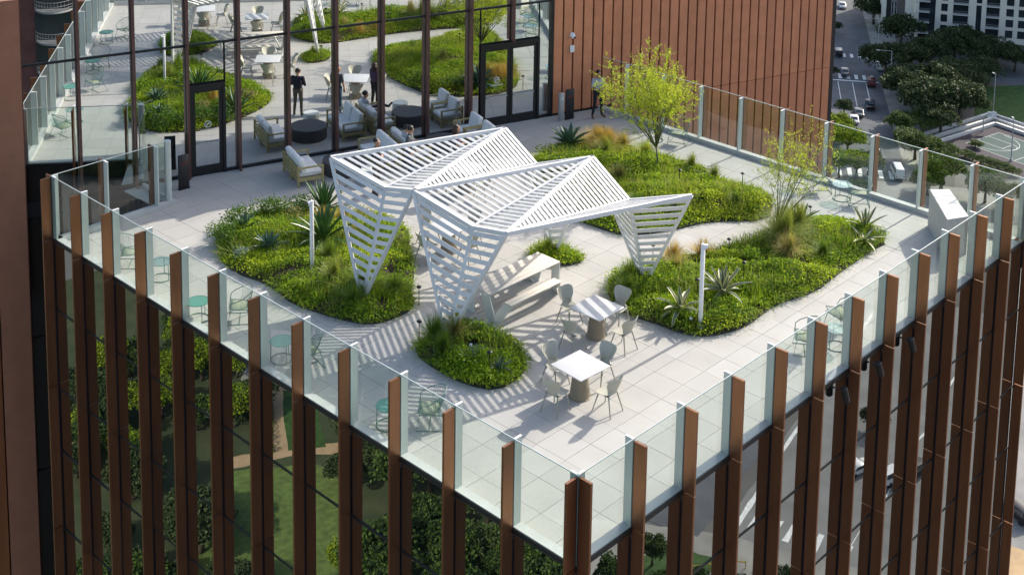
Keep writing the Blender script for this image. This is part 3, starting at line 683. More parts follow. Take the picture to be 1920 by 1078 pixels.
# ------------------------------------------------------------------ lounge seating by the glass wall (laid out along the wall)
LM = Matrix.Rotation(WANG, 3, 'Z')
def lounge_sofa(name, label, c, face, width, seats, frame='teak'):
    """face angle: direction the sitter looks"""
    t = thing(name, label, 'sofa' if seats > 1 else 'armchair', (c[0], c[1], 0), face - math.pi / 2)      # local +y = facing
    W = width / 2; D = .42
    for sx in (-1, 1):
        for sy in (-1, 1): MB().box((sx * (W - .03), sy * (D - .03), .30 if sy > 0 else .34), (.055, .055, .60 if sy > 0 else .68)).build('leg', frame, t)
        MB().box((sx * (W - .03), 0, .595), (.075, D * 2 - .0, .035)).build('arm_rest', frame, t)
        MB().box((sx * (W - .03), 0, .23), (.035, D * 2 - .12, .11)).build('side_rail', frame, t)
    MB().box((0, D - .03, .23), (width - .115, .035, .11)).build('front_rail', frame, t)
    for z in (.22, .34, .46, .58): MB().box((0, -D + .028, z), (width - .115, .028, .075)).build('back_slat', frame, t)
    if seats > 1: MB().box((0, -D + .028, .32), (.06, .06, .62)).build('back_post', frame, t)
    sw = (width - .13) / seats
    for k in range(seats):
        x = -width / 2 + .065 + sw * (k + .5)
        ob('seat_cushion', rmesh((sw - .012, .76, .15), 'cushion', .05, 3, .02), t, (x, .02, .36))
        ob('back_cushion', rmesh((sw - .03, .17, .46), 'cushion', .065, 3), t, (x, -.24, .63), rot=(.22, 0, random.uniform(-.04, .04)))
    return t
lounge_sofa('sofa', 'teak two-seat sofa with white cushions beside the single glass door', (7.69, 18.03), WANG, 1.48, 2)
lounge_sofa('sofa', 'teak sofa with white cushions backing onto another sofa, facing the round table', (10.13, 17.25), WANG + math.pi, 1.66, 2)
lounge_sofa('sofa', 'teak sofa with white cushions where the seated man rests', (11.12, 16.92), WANG, 1.66, 2)
lounge_sofa('armchair', 'teak armchair with white cushions close to the glass wall by the double door', (13.62, 16.72), WANG + math.pi, .84, 1)
lounge_sofa('armchair', 'teak armchair with white cushions farther from the glass, by the double door', (13.35, 15.86), WANG + math.pi, .84, 1)
def drum(name, label, x, y, r, h, m):
    t = thing(name, label, 'table' if r > .4 else 'stool', (x, y, 0))
    MB().lathe([(r - .02, 0), (r, .03), (r, h - .05)], 40).build('drum', m, t, smooth=False)
    MB().lathe([(r, h - .048), (r + .004, h - .03), (r - .012, h), (.0, h)], 40, cap=False).build('top', m, t)
    return t
drum('drum_table', 'large round charcoal drum table between the teak sofas', 8.86, 17.55, .62, .42, 'charcoal')
drum('drum_table', 'large round charcoal drum table in front of the teak armchairs', 12.3, 16.55, .60, .42, 'charcoal')
drum('drum_stool', 'small round white drum stool by the charcoal table near the sofas', 8.95, 16.35, .27, .44, 'offwhite')
drum('drum_stool', 'small round white drum stool by the charcoal table near the armchairs', 12.05, 15.65, .27, .44, 'offwhite')

# ------------------------------------------------------------------ planting beds
def bed_z(x, y, poly):
    d = edge_dist(np.atleast_1d(x), np.atleast_1d(y), poly); return .03 + .24 * (1 - np.exp(-d / .55))
def bz(x, y):
    for p in BEDS.values():
        if in_poly(np.array([x]), np.array([y]), p)[0]: return float(bed_z(x, y, p)[0])
    return 0.
def sample(poly, n):
    p = np.array(poly); lo, hi = p.min(0), p.max(0); xs = []; ys = []; c = 0
    while c < n:
        x = rng.uniform(lo[0], hi[0], n); y = rng.uniform(lo[1], hi[1], n); k = in_poly(x, y, poly); xs.append(x[k]); ys.append(y[k]); c += k.sum()
    return np.concatenate(xs)[:n], np.concatenate(ys)[:n]
def wob(x, y, f, ph): return .5 + .25 * (np.sin(x * f + ph) * np.cos(y * f * 1.13 + ph * 2) + np.sin((x + y) * f * .7 + ph * 3))
LBL = dict(L=('planting bed holding the left slatted leg and tall yuccas', 'low bright green ground cover of the bed with the tall yuccas'), F=('small pointed planting bed at the foot of the front pergola leg', 'glossy green ground cover of the small bed at the front pergola leg'),
           S=('tiny planting bed behind the picnic table', 'short yellow-green ground cover of the tiny bed behind the picnic table'), B=('planting bed with the yellow-green tree and blue agave', 'spreading green ground cover under the yellow-green tree'),
           R=('planting bed with variegated agaves beside the dining tables', 'green ground cover around the variegated agaves'))
DENS = dict(L=2600, F=3600, S=3600, B=2300, R=2700)
MIX = dict(L=(.38, .36, .26), F=(.34, .52, .14), S=(.42, .25, .33), B=(.38, .34, .28), R=(.38, .42, .20))
def area(p): return abs(sum(p[i][0] * p[(i + 1) % len(p)][1] - p[(i + 1) % len(p)][0] * p[i][1] for i in range(len(p)))) / 2
for k, poly in BEDS.items():
    t = thing('planting_bed', LBL[k][0], 'planting bed', (poly[0][0], poly[0][1], 0)); o_ = t.location
    n = len(poly); P = [Vector((p[0], p[1], 0)) for p in poly]
    mb = MB(); mb.tube([p - o_ + Vector((0, 0, .018)) for p in P], .024, 4, closed=True); mb.build('steel_edging', 'edging', t)
    bm = bmesh.new()
    vs_ = [bm.verts.new((p.x - o_.x, p.y - o_.y, 0)) for p in P]; f_ = bm.faces.new(vs_)
    bmesh.ops.triangulate(bm, faces=[f_]); bmesh.ops.subdivide_edges(bm, edges=bm.edges, cuts=6, use_grid_fill=True)
    xy = np.array([(v.co.x + o_.x, v.co.y + o_.y) for v in bm.verts]); z = bed_z(xy[:, 0], xy[:, 1], poly)
    for v, zz in zip(bm.verts, z): v.co.z = zz - .012
    me = bpy.data.meshes.new('soil'); bm.to_mesh(me); bm.free(); me.materials.append(MT['soil']); ob('soil', shade_round(me, 80), t)
    nn = int(area(poly) * DENS[k]); x, y = sample(poly, nn); d = edge_dist(x, y, poly)
    zz = bed_z(x, y, poly); hgt = (.02 + .34 * wob(x, y, 2.6, 1.3) ** 2 + .16 * wob(x, y, 7.3, .4)) * (.5 + .5 * np.clip(d / .3, 0, 1))
    jt = np.where(d < .18, .075, .03); px_ = x + rng.normal(0, 1, nn) * jt; py_ = y + rng.normal(0, 1, nn) * jt
    PP = np.stack([px_, py_, zz + hgt * rng.uniform(.15, 1, nn) ** .6], 1)
    sel = wob(x, y, 1.7, 2.2) + rng.normal(0, .16, nn); q1, q2 = np.quantile(sel, [MIX[k][0], MIX[k][0] + MIX[k][1]]); mi = np.where(sel < q1, 0, np.where(sel < q2, 1, 2))
    gap = (wob(x, y, 3.1, 4.4) + .55 * wob(x, y, 8.7, .9) + rng.normal(0, .10, nn)) > .52; PP, mi = PP[gap], mi[gap]
    V, F, mi = leaf_cloud(PP, .054, ['gc1', 'gc2', 'gc3'], flat=.2, aspect=.36, mi=mi)
    ob('ground_cover', fast_mesh('ground_cover', V, F, ['gc1', 'gc2', 'gc3'], mi), None, label=LBL[k][1], cat='ground cover', kind='stuff')

def grass_clump(x, y, h, r, n, mats, label, droop=.6, wblade=.0075, name='grass_clump', group='ornamental grass clumps', tilt=None):
    z0 = bz(x, y); V = []; F = []; mi = []
    for i in range(n):
        a = rng.uniform(0, 2 * math.pi); q = abs(rng.normal(0, .55)); q = min(q, 1.15); rb = r * .22 * math.sqrt(rng.uniform()); hh = h * rng.uniform(.55, 1.12)
        d = np.array([math.cos(a), math.sin(a), 0]); sd = np.array([-d[1], d[0], 0]); b0 = np.array([math.cos(a * 1.7) * rb, math.sin(a * 1.7) * rb, 0]); k = len(V)
        if tilt is not None: d = d + np.array([tilt[0], tilt[1], 0]) * .8
        for j in range(5):
            f = j / 4; out = q * r * (f ** 1.6); up = hh * (f - droop * q * .75 * f ** 2.4); wd = wblade * (1 - f * .85)
            c = b0 + d * out + np.array([0, 0, up]); V += [c - sd * wd, c + sd * wd]
        F += [(k + 2 * j, k + 2 * j + 1, k + 2 * j + 3, k + 2 * j + 2) for j in range(4)]; mi += [int(rng.integers(0, len(mats)))] * 4
    return ob(name, fast_mesh(name, V, F, mats, mi), None, (x, y, z0), label=label, cat='grass', group=group)
FMIX = dict(L=['grass1', 'gc1', 'gc2', 'grass2'], F=['gc2', 'gc1', 'grass1'], S=['gc3', 'grass1'], B=['grass1', 'gc3', 'grass2', 'gc1'], R=['grass1', 'gc1', 'gc2', 'grass2'])
FL = dict(L='fine loose grass growing through the yucca bed', F='fine loose grass growing through the small front bed', S='fine loose grass growing through the tiny bed', B='fine loose grass growing through the tree bed', R='fine loose grass growing through the variegated agave bed')
for k, poly in BEDS.items():
    n = int(area(poly) * 240); x, y = sample(poly, n * 2); keep = wob(x, y, 1.9, .7) + .5 * wob(x, y, 5.1, 1.9) + rng.normal(0, .12, len(x)); idx = np.argsort(-keep)[:n]; x, y = x[idx], y[idx]
    z0 = bed_z(x, y, poly); h = (.16 + .34 * wob(x, y, 2.3, 2.9)) * rng.uniform(.5, 1.2, n); a = rng.uniform(0, 6.283, n); q = np.abs(rng.normal(0, .55, n)) * h
    ed = edge_dist(x, y, poly) < .22; cn = np.array(poly).mean(0); a = np.where(ed, np.arctan2(y - cn[1], x - cn[0]) + rng.normal(0, .5, n), a); q = np.where(ed, np.abs(q) + .12, q); h = np.where(ed, h * .75, h)
    D = np.stack([np.cos(a), np.sin(a), 0 * a], 1); Sd = np.stack([-np.sin(a), np.cos(a), 0 * a], 1); P0 = np.stack([x, y, z0], 1); rows = []
    for f, wd in ((0, .007), (.35, .0065), (.7, .005), (1, .001)):
        c = P0 + D * (q * f ** 1.7)[:, None] + np.stack([0 * a, 0 * a, h * (f - .28 * (q / h) * f ** 2.2)], 1); rows += [c - Sd * wd, c + Sd * wd]
    V = np.stack(rows, 1).reshape(-1, 3); base = np.arange(n)[:, None] * 8; F = np.concatenate([base + np.array([[2 * j, 2 * j + 1, 2 * j + 3, 2 * j + 2]]) for j in range(3)]); mi = np.tile((keep[idx] * 7).astype(int) % len(FMIX[k]), 3)
    ob('loose_grass', fast_mesh('loose_grass', V, F, FMIX[k], mi), None, label=FL[k], cat='grass', kind='stuff')
def leaf_mesh(length, width, curve, mats, edge=.24, thick=.02, rows=9, tip=1.5, wavy=0.):
    V = []; F = []; mi = []
    for j in range(rows):
        f = j / (rows - 1); ang = curve * f; yy = length * (f if abs(curve) < 1e-3 else math.sin(ang) / curve); zz = length * (0 if abs(curve) < 1e-3 else (1 - math.cos(ang)) / -curve)
        wd = width * (.55 + .45 * math.sin(min(1, f * 1.9) * math.pi / 2)) * (1 - f ** 2.6) ** (1 / tip) + .002
        for u in (-1, -1 + 2 * edge, 0, 1 - 2 * edge, 1): V.append((u * wd, yy, zz + abs(u) * wd * .55 - thick * (1 - f) * .0 + wavy * math.sin(f * 9 + u)))
        for u in (.6, 0, -.6): V.append((u * wd, yy, zz + abs(u) * wd * .4 - thick * (1 - f * .85)))
    for j in range(rows - 1):
        a, b = j * 8, (j + 1) * 8
        ring = [0, 1, 2, 3, 4, 5, 6, 7]
        for i in range(8):
            i2 = (i + 1) % 8; F.append((a + i, a + i2, b + i2, b + i)); mi.append(1 if (i in (0, 3, 4, 7) and len(mats) > 1) else 0)
    me = bpy.data.meshes.new('leaf'); me.from_pydata(V, [], F)
    for m in mats: me.materials.append(MT[m])
    me.polygons.foreach_set('material_index', mi); return shade_round(me, 75)
def rosette(name, x, y, label, n, length, width, mats, lo=8, hi=82, curve=.5, cat='agave', seed=1, zoff=.05, group=None, spread=1.0, edge=.24):
    rd = random.Random(seed); t = thing(name, label, cat, (x, y, bz(x, y) + zoff), rd.uniform(0, 6), group)
    ms = [leaf_mesh(length, width, c, mats, edge) for c in (curve * .3, curve, curve * 1.6)]
    for i in range(n):
        f = i / (n - 1); el = R_(lo + (hi - lo) * f ** .9 + rd.uniform(-6, 6)); az = i * 2.39996 + rd.uniform(-.15, .15)
        me = ms[0 if f > .7 else (1 if f > .25 else 2)]
        r0 = width * .8 * (1 - f * .7)
        o = ob('leaf', me, t, (-math.sin(az) * r0, math.cos(az) * r0, .02), scale=(1, (.75 + .3 * (1 - abs(f - .4))) * rd.uniform(.88, 1.08), 1)); o.rotation_euler = (el, 0, az)
    MB().lathe([(width * .9, -.12), (width * 1.0, .0), (width * .5, .10), (.01, .14)], 10, cap=False).build('core', mats[0], t)
    return t
def shrub(x, y, rx, h, n, mats, label, size=.045, group=None, name='shrub', zoff=0., twigs=True):
    z0 = bz(x, y); m = 9; V = []; P = []
    for i in range(m):
        a = rng.uniform(0, 6.28); q = rng.uniform(0, .75) * rx; c = np.array([math.cos(a) * q, math.sin(a) * q, h * rng.uniform(.35, .75)]); r = rx * rng.uniform(.32, .5)
        u = rng.normal(size=(n // m, 3)); u /= np.linalg.norm(u, axis=1)[:, None]; P.append(c + u * np.array([r, r, h * .38]) * rng.uniform(.5, 1.08, (n // m, 1)))
    P = np.concatenate(P); P = P[P[:, 2] > .0]
    V, F, mi = leaf_cloud(P, size, mats, flat=.2, aspect=.36)
    t = thing(name, label, 'shrub', (x, y, z0 + zoff), 0, group); ob('foliage', fast_mesh('foliage', V, F, mats, mi), t)
    b = MB()
    for i in range(7):
        a = i * .9; b.tube([(0, 0, -.05), (math.cos(a) * rx * .3, math.sin(a) * rx * .3, h * .4), (math.cos(a) * rx * .6, math.sin(a) * rx * .6, h * .75)], [.012, .008, .004], 5)
    b.build('stems', 'bark', t); return t

# left bed
rosette('yucca', 6.35, 15.3, 'tall dark green yucca at the back of the bed by the white sofa', 26, .95, .055, ['yucca'], 25, 85, .25, 'yucca', 3)
rosette('yucca', 4.95, 13.55, 'large dark green yucca behind the white camera pole', 34, 1.05, .058, ['yucca'], 14, 84, .35, 'yucca', 4)
rosette('agave', 3.6, 14.15, 'grey-green agave near the silver plants at the railing side', 24, .52, .062, ['agave'], 10, 80, .4, 'agave', 5)
rosette('agave', 3.85, 15.7, 'grey-green agave half hidden in the dark shrubs', 22, .50, .055, ['agave'], 16, 80, .35, 'agave', 6)
i_ = 0
for x, y, r, h, n, ms, sz, lb in ((3.3, 15.6, .7, .5, 1500, ['shrub1', 'gc2'], .055, 'dark green shrub spilling over the bed edge by the railing'), (4.1, 16.3, .75, .55, 1500, ['shrub1', 'gc2'], .055, 'dark green shrub at the bed edge facing the single glass door'), (5.1, 16.1, .75, .55, 1500, ['shrub1', 'gc2'], .055, 'dark green shrub at the bed edge facing the white sofa'),
                                  (6.0, 15.75, .6, .5, 1200, ['shrub1'], .055, 'dark green shrub beside the tall yucca'), (4.2, 14.9, .6, .34, 1300, ['shrub2', 'gc3'], .04, 'pale yellow-green shrub in the middle of the yucca bed'), (2.95, 14.55, .45, .24, 900, ['silver'], .035, 'silvery low shrub spilling onto the paving'),
                                  (5.25, 15.2, .5, .36, 900, ['shrub1', 'dry'], .04, 'brownish shrub between the two yuccas'), (6.7, 13.9, .5, .3, 900, ['shrub2', 'dry'], .04, 'yellowish shrub behind the left slatted leg')):
    shrub(x, y, r, h, n, ms, lb, sz, 'shrubs of the yucca bed')
for x, y, h, r, n, ms, lb in ((4.05, 10.75, .62, .55, 300, ['grass1', 'gc1'], 'long green grass around the foot of the left slatted leg'), (3.35, 10.35, .5, .5, 240, ['grass1', 'gc2'], 'green grass clump on the railing side of the left slatted leg'), (3.75, 11.6, .55, .6, 280, ['grass1', 'grass2'], 'fine green grass between the camera pole and the left leg'),
                              (4.5, 10.1, .45, .5, 220, ['gc2', 'grass1'], 'dark grass clump between the left leg and the paving'), (4.4, 12.6, .5, .5, 240, ['grass1', 'gc2'], 'dark green grass beside the white camera pole'), (5.55, 14.35, .5, .5, 260, ['orange', 'dry'], 'golden dry grass next to the large yucca'), (5.7, 13.2, .4, .45, 200, ['dry', 'grass2'], 'tan grass clump behind the left slatted leg'), (6.2, 14.3, .4, .4, 180, ['orange', 'grass2'], 'golden grass clump behind the large yucca')):
    grass_clump(x, y, h * 1.2, r * 1.2, int(n * 1.6), ms, lb)
# front bed
for x, y, h, r, n, ms, lb in ((3.55, 7.55, .62, .5, 340, ['gc2', 'grass1'], 'tall dark green grass at the tip of the small front bed'), (3.35, 7.05, .5, .45, 260, ['gc2', 'grass1'], 'dark grass at the railing edge of the small front bed'), (3.9, 7.2, .6, .45, 260, ['dry', 'grass1'], 'brown-tinged grass around the front pergola foot'), (4.35, 7.7, .5, .45, 240, ['gc2', 'grass1'], 'dark grass between the front pergola foot and the picnic table')):
    grass_clump(x, y, h * 1.2, r * 1.2, int(n * 1.6), ms, lb)
rosette('small_yucca', 3.55, 6.25, 'silvery small yucca in the small front bed near the wire chair', 30, .40, .016, ['silver', 'agave'], 8, 80, .5, 'yucca', 8)
rosette('small_yucca', 3.75, 5.6, 'silvery small yucca at the corner end of the small front bed', 24, .32, .015, ['silver', 'agave'], 8, 80, .5, 'yucca', 9)
# tiny bed
grass_clump(9.05, 8.95, .45, .4, 200, ['grass1', 'gc3'], 'short green grass around the rear pergola foot')
# tree bed
rosette('agave', 15.1, 13.55, 'large blue-green agave between the double door and the golden grass', 30, .78, .085, ['agave'], 12, 82, .35, 'agave', 12, zoff=.12)
for x, y, h, r, n, ms, lb in ((15.9, 13.0, .6, .8, 560, ['orange', 'dry'], 'golden dry grass mound beside the blue agave'), (16.1, 12.75, .55, .8, 520, ['orange', 'orange', 'dry'], 'golden orange grass mound behind the one beside the blue agave'), (15.6, 12.5, .5, .7, 460, ['orange', 'grass2'], 'golden green grass mound on the pergola side of the golden mounds'), (16.35, 12.3, .5, .6, 380, ['orange', 'grass2'], 'golden grass mound at the far railing edge of the tree bed'), (15.4, 12.2, .5, .6, 340, ['grass2', 'grass1'], 'yellow-green grass mound behind the golden grass'), (16.3, 11.3, .5, .6, 340, ['grass2', 'gc3'], 'yellow-green grass mound near the yellow-green tree'),
                              (16.5, 9.6, .55, .35, 220, ['grass2', 'grass1'], 'upright grass tuft at the far edge behind the tree trunk'), (16.45, 8.7, .45, .35, 200, ['grass2', 'grass1'], 'upright grass tuft at the far edge, nearer the concrete block'), (14.1, 10.6, .45, .5, 260, ['grass1', 'dry'], 'brownish grass clump near the pergola side of the tree bed'), (13.0, 9.0, .4, .5, 240, ['grass1', 'gc2'], 'dark green grass clump beside the pergola roof edge'),
                              (15.3, 7.1, .35, .4, 200, ['gc2', 'grass1'], 'dark grass tuft at the tip of the tree bed'), (13.6, 8.1, .35, .45, 220, ['gc2', 'agave'], 'dark spiky grass tuft on the path side of the tree bed'), (14.6, 7.8, .35, .45, 220, ['agave', 'gc2'], 'bluish grass tuft in the front of the tree bed')):
    grass_clump(x, y, h * 1.2, r * 1.2, int(n * 1.6), ms, lb)
for x, y, r, h, n, ms, sz, lb in ((14.3, 13.3, .7, .4, 1300, ['shrub1', 'gc2'], .05, 'dark green low shrub in front of the blue agave'), (13.3, 12.6, .7, .4, 1300, ['shrub1', 'gc2'], .05, 'dark green low shrub behind the pergola roof'), (16.0, 10.1, .5, .3, 800, ['gc3', 'shrub2'], .045, 'bright green low shrub at the base of the yellow-green tree')):
    shrub(x, y, r, h, n, ms, lb, sz, 'shrubs of the tree bed')
# right bed
rosette('variegated_agave', 8.75, 4.22, 'cream-edged agave between the striped table and the white pole', 17, .66, .062, ['agave_v', 'agave_y'], 4, 78, .7, 'agave', 21, zoff=.14, group='variegated agaves', edge=.17)
rosette('variegated_agave', 10.15, 3.95, 'cream-edged agave with upright leaves just behind the white pole', 22, .74, .062, ['agave_v', 'agave_y'], 6, 84, .55, 'agave', 22, zoff=.14, group='variegated agaves', edge=.17)
rosette('variegated_agave', 16.35, 3.42, 'yellow-striped agave at the concrete block end of the bed', 15, .72, .06, ['agave_v', 'agave_y'], 8, 84, .4, 'agave', 23, zoff=.10, group='variegated agaves', edge=.17)
rosette('variegated_agave', 15.75, 3.10, 'flattened pale agave hanging over the bed edge near the yellow-striped one', 9, .62, .05, ['agave_y', 'agave_v'], 2, 40, .6, 'agave', 24, zoff=.08, group='variegated agaves')
rosette('yucca', 15.65, 5.05, 'dark green yucca behind the thin leaning tree', 18, .62, .045, ['yucca'], 20, 84, .3, 'yucca', 25)
for x, y, h, r, n, ms, dr, lb in ((13.9, 4.55, 1.0, 1.0, 800, ['grass2', 'grass1'], .9, 'big weeping yellow-green grass at the foot of the thin leaning tree'), (13.3, 4.0, .7, .65, 380, ['grass2', 'dry'], .95, 'weeping grass with tan tips on the railing side'), (14.8, 4.7, .9, .85, 560, ['grass1', 'grass2'], .7, 'fine upright grass behind the weeping grass'), (14.1, 3.4, .45, .4, 260, ['gc2', 'grass1'], .6, 'dark round grass tuft near the bed edge by the railing'),
                                  (11.0, 6.15, .55, .55, 340, ['dry', 'orange'], .8, 'tan grass clump behind the white pole'), (10.4, 5.6, .5, .6, 340, ['dry', 'grass2'], .9, 'tan weeping grass between the pergola leg and the agaves'), (11.8, 5.75, .5, .5, 280, ['dry', 'orange'], .7, 'reddish tan grass clump along the path'), (9.3, 6.3, .5, .5, 280, ['grass1', 'gc2'], .7, 'green grass around the right pergola foot'), (8.75, 5.9, .45, .5, 260, ['gc2', 'grass1'], .7, 'dark green grass beside the striped dining table'), (9.9, 6.5, .45, .45, 240, ['grass1', 'gc1'], .7, 'green grass on the path side of the right pergola foot')):
    grass_clump(x, y, h * 1.15, r * 1.2, int(n * 1.7), ms, lb, dr)
shrub(15.3, 4.2, .6, .4, 1100, ['gc3', 'gc1'], 'bright green shrub between the weeping grass and the yellow-striped agave', .045)
shrub(12.4, 4.6, .6, .35, 1100, ['gc1', 'gc2'], 'green shrub in the middle of the agave bed', .045)

LX = []
for k, poly in BEDS.items():
    per = np.array(poly); n = int(len(poly) * 26); i = rng.integers(0, len(poly), n); f = rng.uniform(0, 1, n); a = per[i]; b = per[(i + 1) % len(poly)]; p = a + (b - a) * f[:, None] + rng.normal(0, .22, (n, 2)); out = ~in_poly(p[:, 0], p[:, 1], poly) & (p[:, 0] > .25) & (p[:, 1] > .25)
    LX.append(np.concatenate([p[out], np.full((out.sum(), 1), .006)], 1))
V, F, mi = leaf_cloud(np.concatenate(LX), .028, ['litter', 'dry'], flat=.97, aspect=.3); ob('leaf_litter', fast_mesh('leaf_litter', V, F, ['litter', 'dry'], mi), None, label='dry leaf litter and grit scattered on the paving around the planting beds', cat='leaf litter', kind='stuff')

# ------------------------------------------------------------------ two young trees on the terrace
def palo(name, label, base, fork, crown_c, crown_r, stems, sub, ter, nl, mats, lsize, barkm, up=.35, r0=.05):
    t = thing(name, label, 'tree', base); b = MB(); LP = []; LD = []
    f = Vector(fork); b.tube([(0, 0, -.05), f * .5 + Vector((.05, -.04, 0)), f], [r0, r0 * .85, r0 * .75], 8)
    cc = Vector(crown_c); cr = Vector(crown_r)
    def rp(k=1.):
        while True:
            v = Vector(rng.normal(size=3)); v.normalize()
            if v.z > -.45: return cc + Vector((v.x * cr.x, v.y * cr.y, v.z * cr.z)) * k
    tubes = 0
    for i in range(stems):
        e = rp(.62); mid = f.lerp(e, .5) + Vector((0, 0, .12)) + Vector(rng.normal(0, .06, 3)); pts = [f, f.lerp(mid, .5) + Vector((0, 0, .05)), mid, e]
        b.tube(pts, [r0 * .55, r0 * .45, r0 * .32, r0 * .16], 6)
        for j in range(sub):
            q = rng.uniform(.25, 1); a = (pts[1].lerp(pts[2], q * 2) if q < .5 else pts[2].lerp(pts[3], q * 2 - 1)); d = (e - f).normalized() * .5 + Vector(rng.normal(0, .55, 3)); d.z = d.z * .7 + up; d.normalize()
            e2 = a + d * rng.uniform(.45, .9) * cr.x * .55; b.tube([a, a.lerp(e2, .5) + Vector((0, 0, .03)), e2], [r0 * .16, r0 * .10, r0 * .06], 4, cap=False)
            for k in range(ter):
                s0 = a.lerp(e2, rng.uniform(.2, 1)); d2 = d * .7 + Vector(rng.normal(0, .5, 3)); d2.z += .15; d2.normalize(); ln = rng.uniform(.18, .42) * cr.x * .6; e3 = s0 + d2 * ln
                b.tube([s0, e3], [r0 * .055, r0 * .03], 3, cap=False)
                for l in range(nl): LP.append(s0.lerp(e3, rng.uniform(.1, 1.05)) + Vector(rng.normal(0, .02, 3))); LD.append(d2 * .7 + Vector(rng.normal(0, .5, 3)))
    b.build('trunk', barkm, t, smooth=True)
    V, F, mi = leaf_cloud(np.array(LP), lsize, mats, aspect=.24, dirs=np.array(LD)); ob('crown', fast_mesh('crown', V, F, mats, mi), t); return t
palo('palo_verde_tree', 'feathery yellow-green tree with a forked trunk in the bed by the far railing', (15.52, 10.32, .22), (.10, .05, .72), (-.38, .40, 2.25), (2.15, 2.15, 1.85), 18, 9, 6, 17, ['palo1', 'palo1', 'palo2'], .058, 'bark_g', up=.6, r0=.036)
palo('thin_tree', 'sparse thin multi-stemmed young tree rising from the weeping grass', (14.34, 5.08, .25), (.03, .0, .18), (.70, -.62, 1.65), (1.9, 1.9, 1.6), 13, 7, 5, 9, ['palo2', 'palo1', 'palo1'], .05, 'bark_g', up=.6, r0=.028)

# ------------------------------------------------------------------ camera poles, path lights, bed spots
def cam_pole(x, y, h, label, head):
    t = thing('camera_pole', label, 'camera pole', (x, y, bz(x, y) - .03))
    ob('post', rmesh((.085, .085, h), 'white', .008, 1), t, (0, 0, h / 2)); MB().box((0, 0, .012), (.16, .16, .02)).build('base_plate', 'white', t)
    hd = Vector(head).normalized(); a = Vector((0, 0, h - .03)); c = MB().tube([a, a + hd * .02, a + hd * .095, a + hd * .11], [.055, .062, .062, .05], 16).build('camera_head', 'white', t)
    MB().tube([a + hd * .112, a + hd * .122], .036, 12).build('lens', 'black', c)
    ob('cap', rmesh((.10, .10, .03), 'white', .008, 1), t, (0, 0, h + .014))
cam_pole(3.67, 12.41, 1.95, 'white square camera pole standing in the yucca bed', (-.8, .2, -.1)); cam_pole(8.72, 3.60, 2.14, 'white square camera pole standing between the variegated agaves', (.75, -.65, -.1))
def path_light(x, y, h, label):
    t = thing('path_light', label, 'path light', (x, y, bz(x, y) - .02), 0, 'black path lights')
    MB().tube([(0, 0, 0), (0, 0, h)], .011, 6).build('stem', 'black', t); MB().lathe([(.012, -.05), (.02, -.03), (.06, -.02), (.065, 0), (.04, .02), (.01, .03)], 14, (0, 0, h)).build('cap', 'black', t); MB().lathe([(.03, 0), (.03, .03)], 8).build('stake_collar', 'black', t)
for x, y, h, lb in ((3.42, 7.98, .62, 'black path light at the tip of the small front bed'), (16.75, 13.45, .55, 'black path light behind the golden grass'), (16.2, 7.5, .62, 'black path light at the far edge of the tree bed'), (14.9, 8.9, .6, 'black path light in the middle of the tree bed'), (12.2, 5.2, .55, 'black path light among the tan grasses'), (11.15, 4.0, .62, 'black path light beside the upright variegated agave'), (9.6, 4.35, .55, 'black path light behind the white pole'), (9.35, 9.35, .62, 'black path light in the tiny bed behind the picnic table'), (10.6, 6.55, .6, 'black path light behind the right slatted leg'), (3.55, 5.75, .5, 'black path light in the small front bed'), (16.0, 5.0, .5, 'black path light behind the dark yucca'), (4.75, 9.45, .5, 'black path light at the paving edge of the yucca bed')): path_light(x, y, h, lb)
def bed_spot(x, y, label):
    t = thing('bed_spotlight', label, 'spotlight', (x, y, bz(x, y) + .05), 0, 'small bed spotlights'); d = Vector((-.5, -.4, .5)).normalized()
    MB().tube([(0, 0, -.1), (0, 0, .06)], .012, 6).build('stake', 'black', t); MB().tube([Vector((0, 0, .10)) - d * .07, Vector((0, 0, .10)) + d * .05], [.045, .05], 12).build('housing', 'black', t); MB().tube([Vector((0, 0, .10)) + d * .051, Vector((0, 0, .10)) + d * .058], .042, 12).build('lens', 'lampw', t)
bed_spot(8.62, 3.82, 'small black spotlight beside the cream-edged agave and the pole'); bed_spot(3.8, 6.6, 'small black spotlight among the leaves of the small front bed'); bed_spot(15.95, 5.25, 'small black spotlight at the far edge of the agave bed'); bed_spot(16.5, 6.95, 'small black spotlight at the tip of the tree bed')

# ------------------------------------------------------------------ people
def capsule(bm, a, ra, b, rb, n=10):
    a = Vector(a); b = Vector(b); d = b - a; L = d.length; q = d.to_track_quat('Z', 'Y').to_matrix() if L > 1e-6 else Matrix.Identity(3)
    ringsz = [(-ra * .999, .05 * ra)] + [(-ra * math.cos(t), ra * math.sin(t)) for t in (.5, 1.0, 1.5708)] + [(L + rb * math.sin(t), rb * math.cos(t)) for t in (0, .57, 1.07)] + [(L + rb * .999, .05 * rb)]
    rows = [[bm.verts.new(a + q @ Vector((r * math.cos(2 * math.pi * j / n), r * math.sin(2 * math.pi * j / n), z))) for j in range(n)] for z, r in ringsz]
    for i in range(len(rows) - 1):
        for j in range(n): bm.faces.new((rows[i][j], rows[i][(j + 1) % n], rows[i + 1][(j + 1) % n], rows[i + 1][j]))
    bm.faces.new(rows[0][::-1]); bm.faces.new(rows[-1])
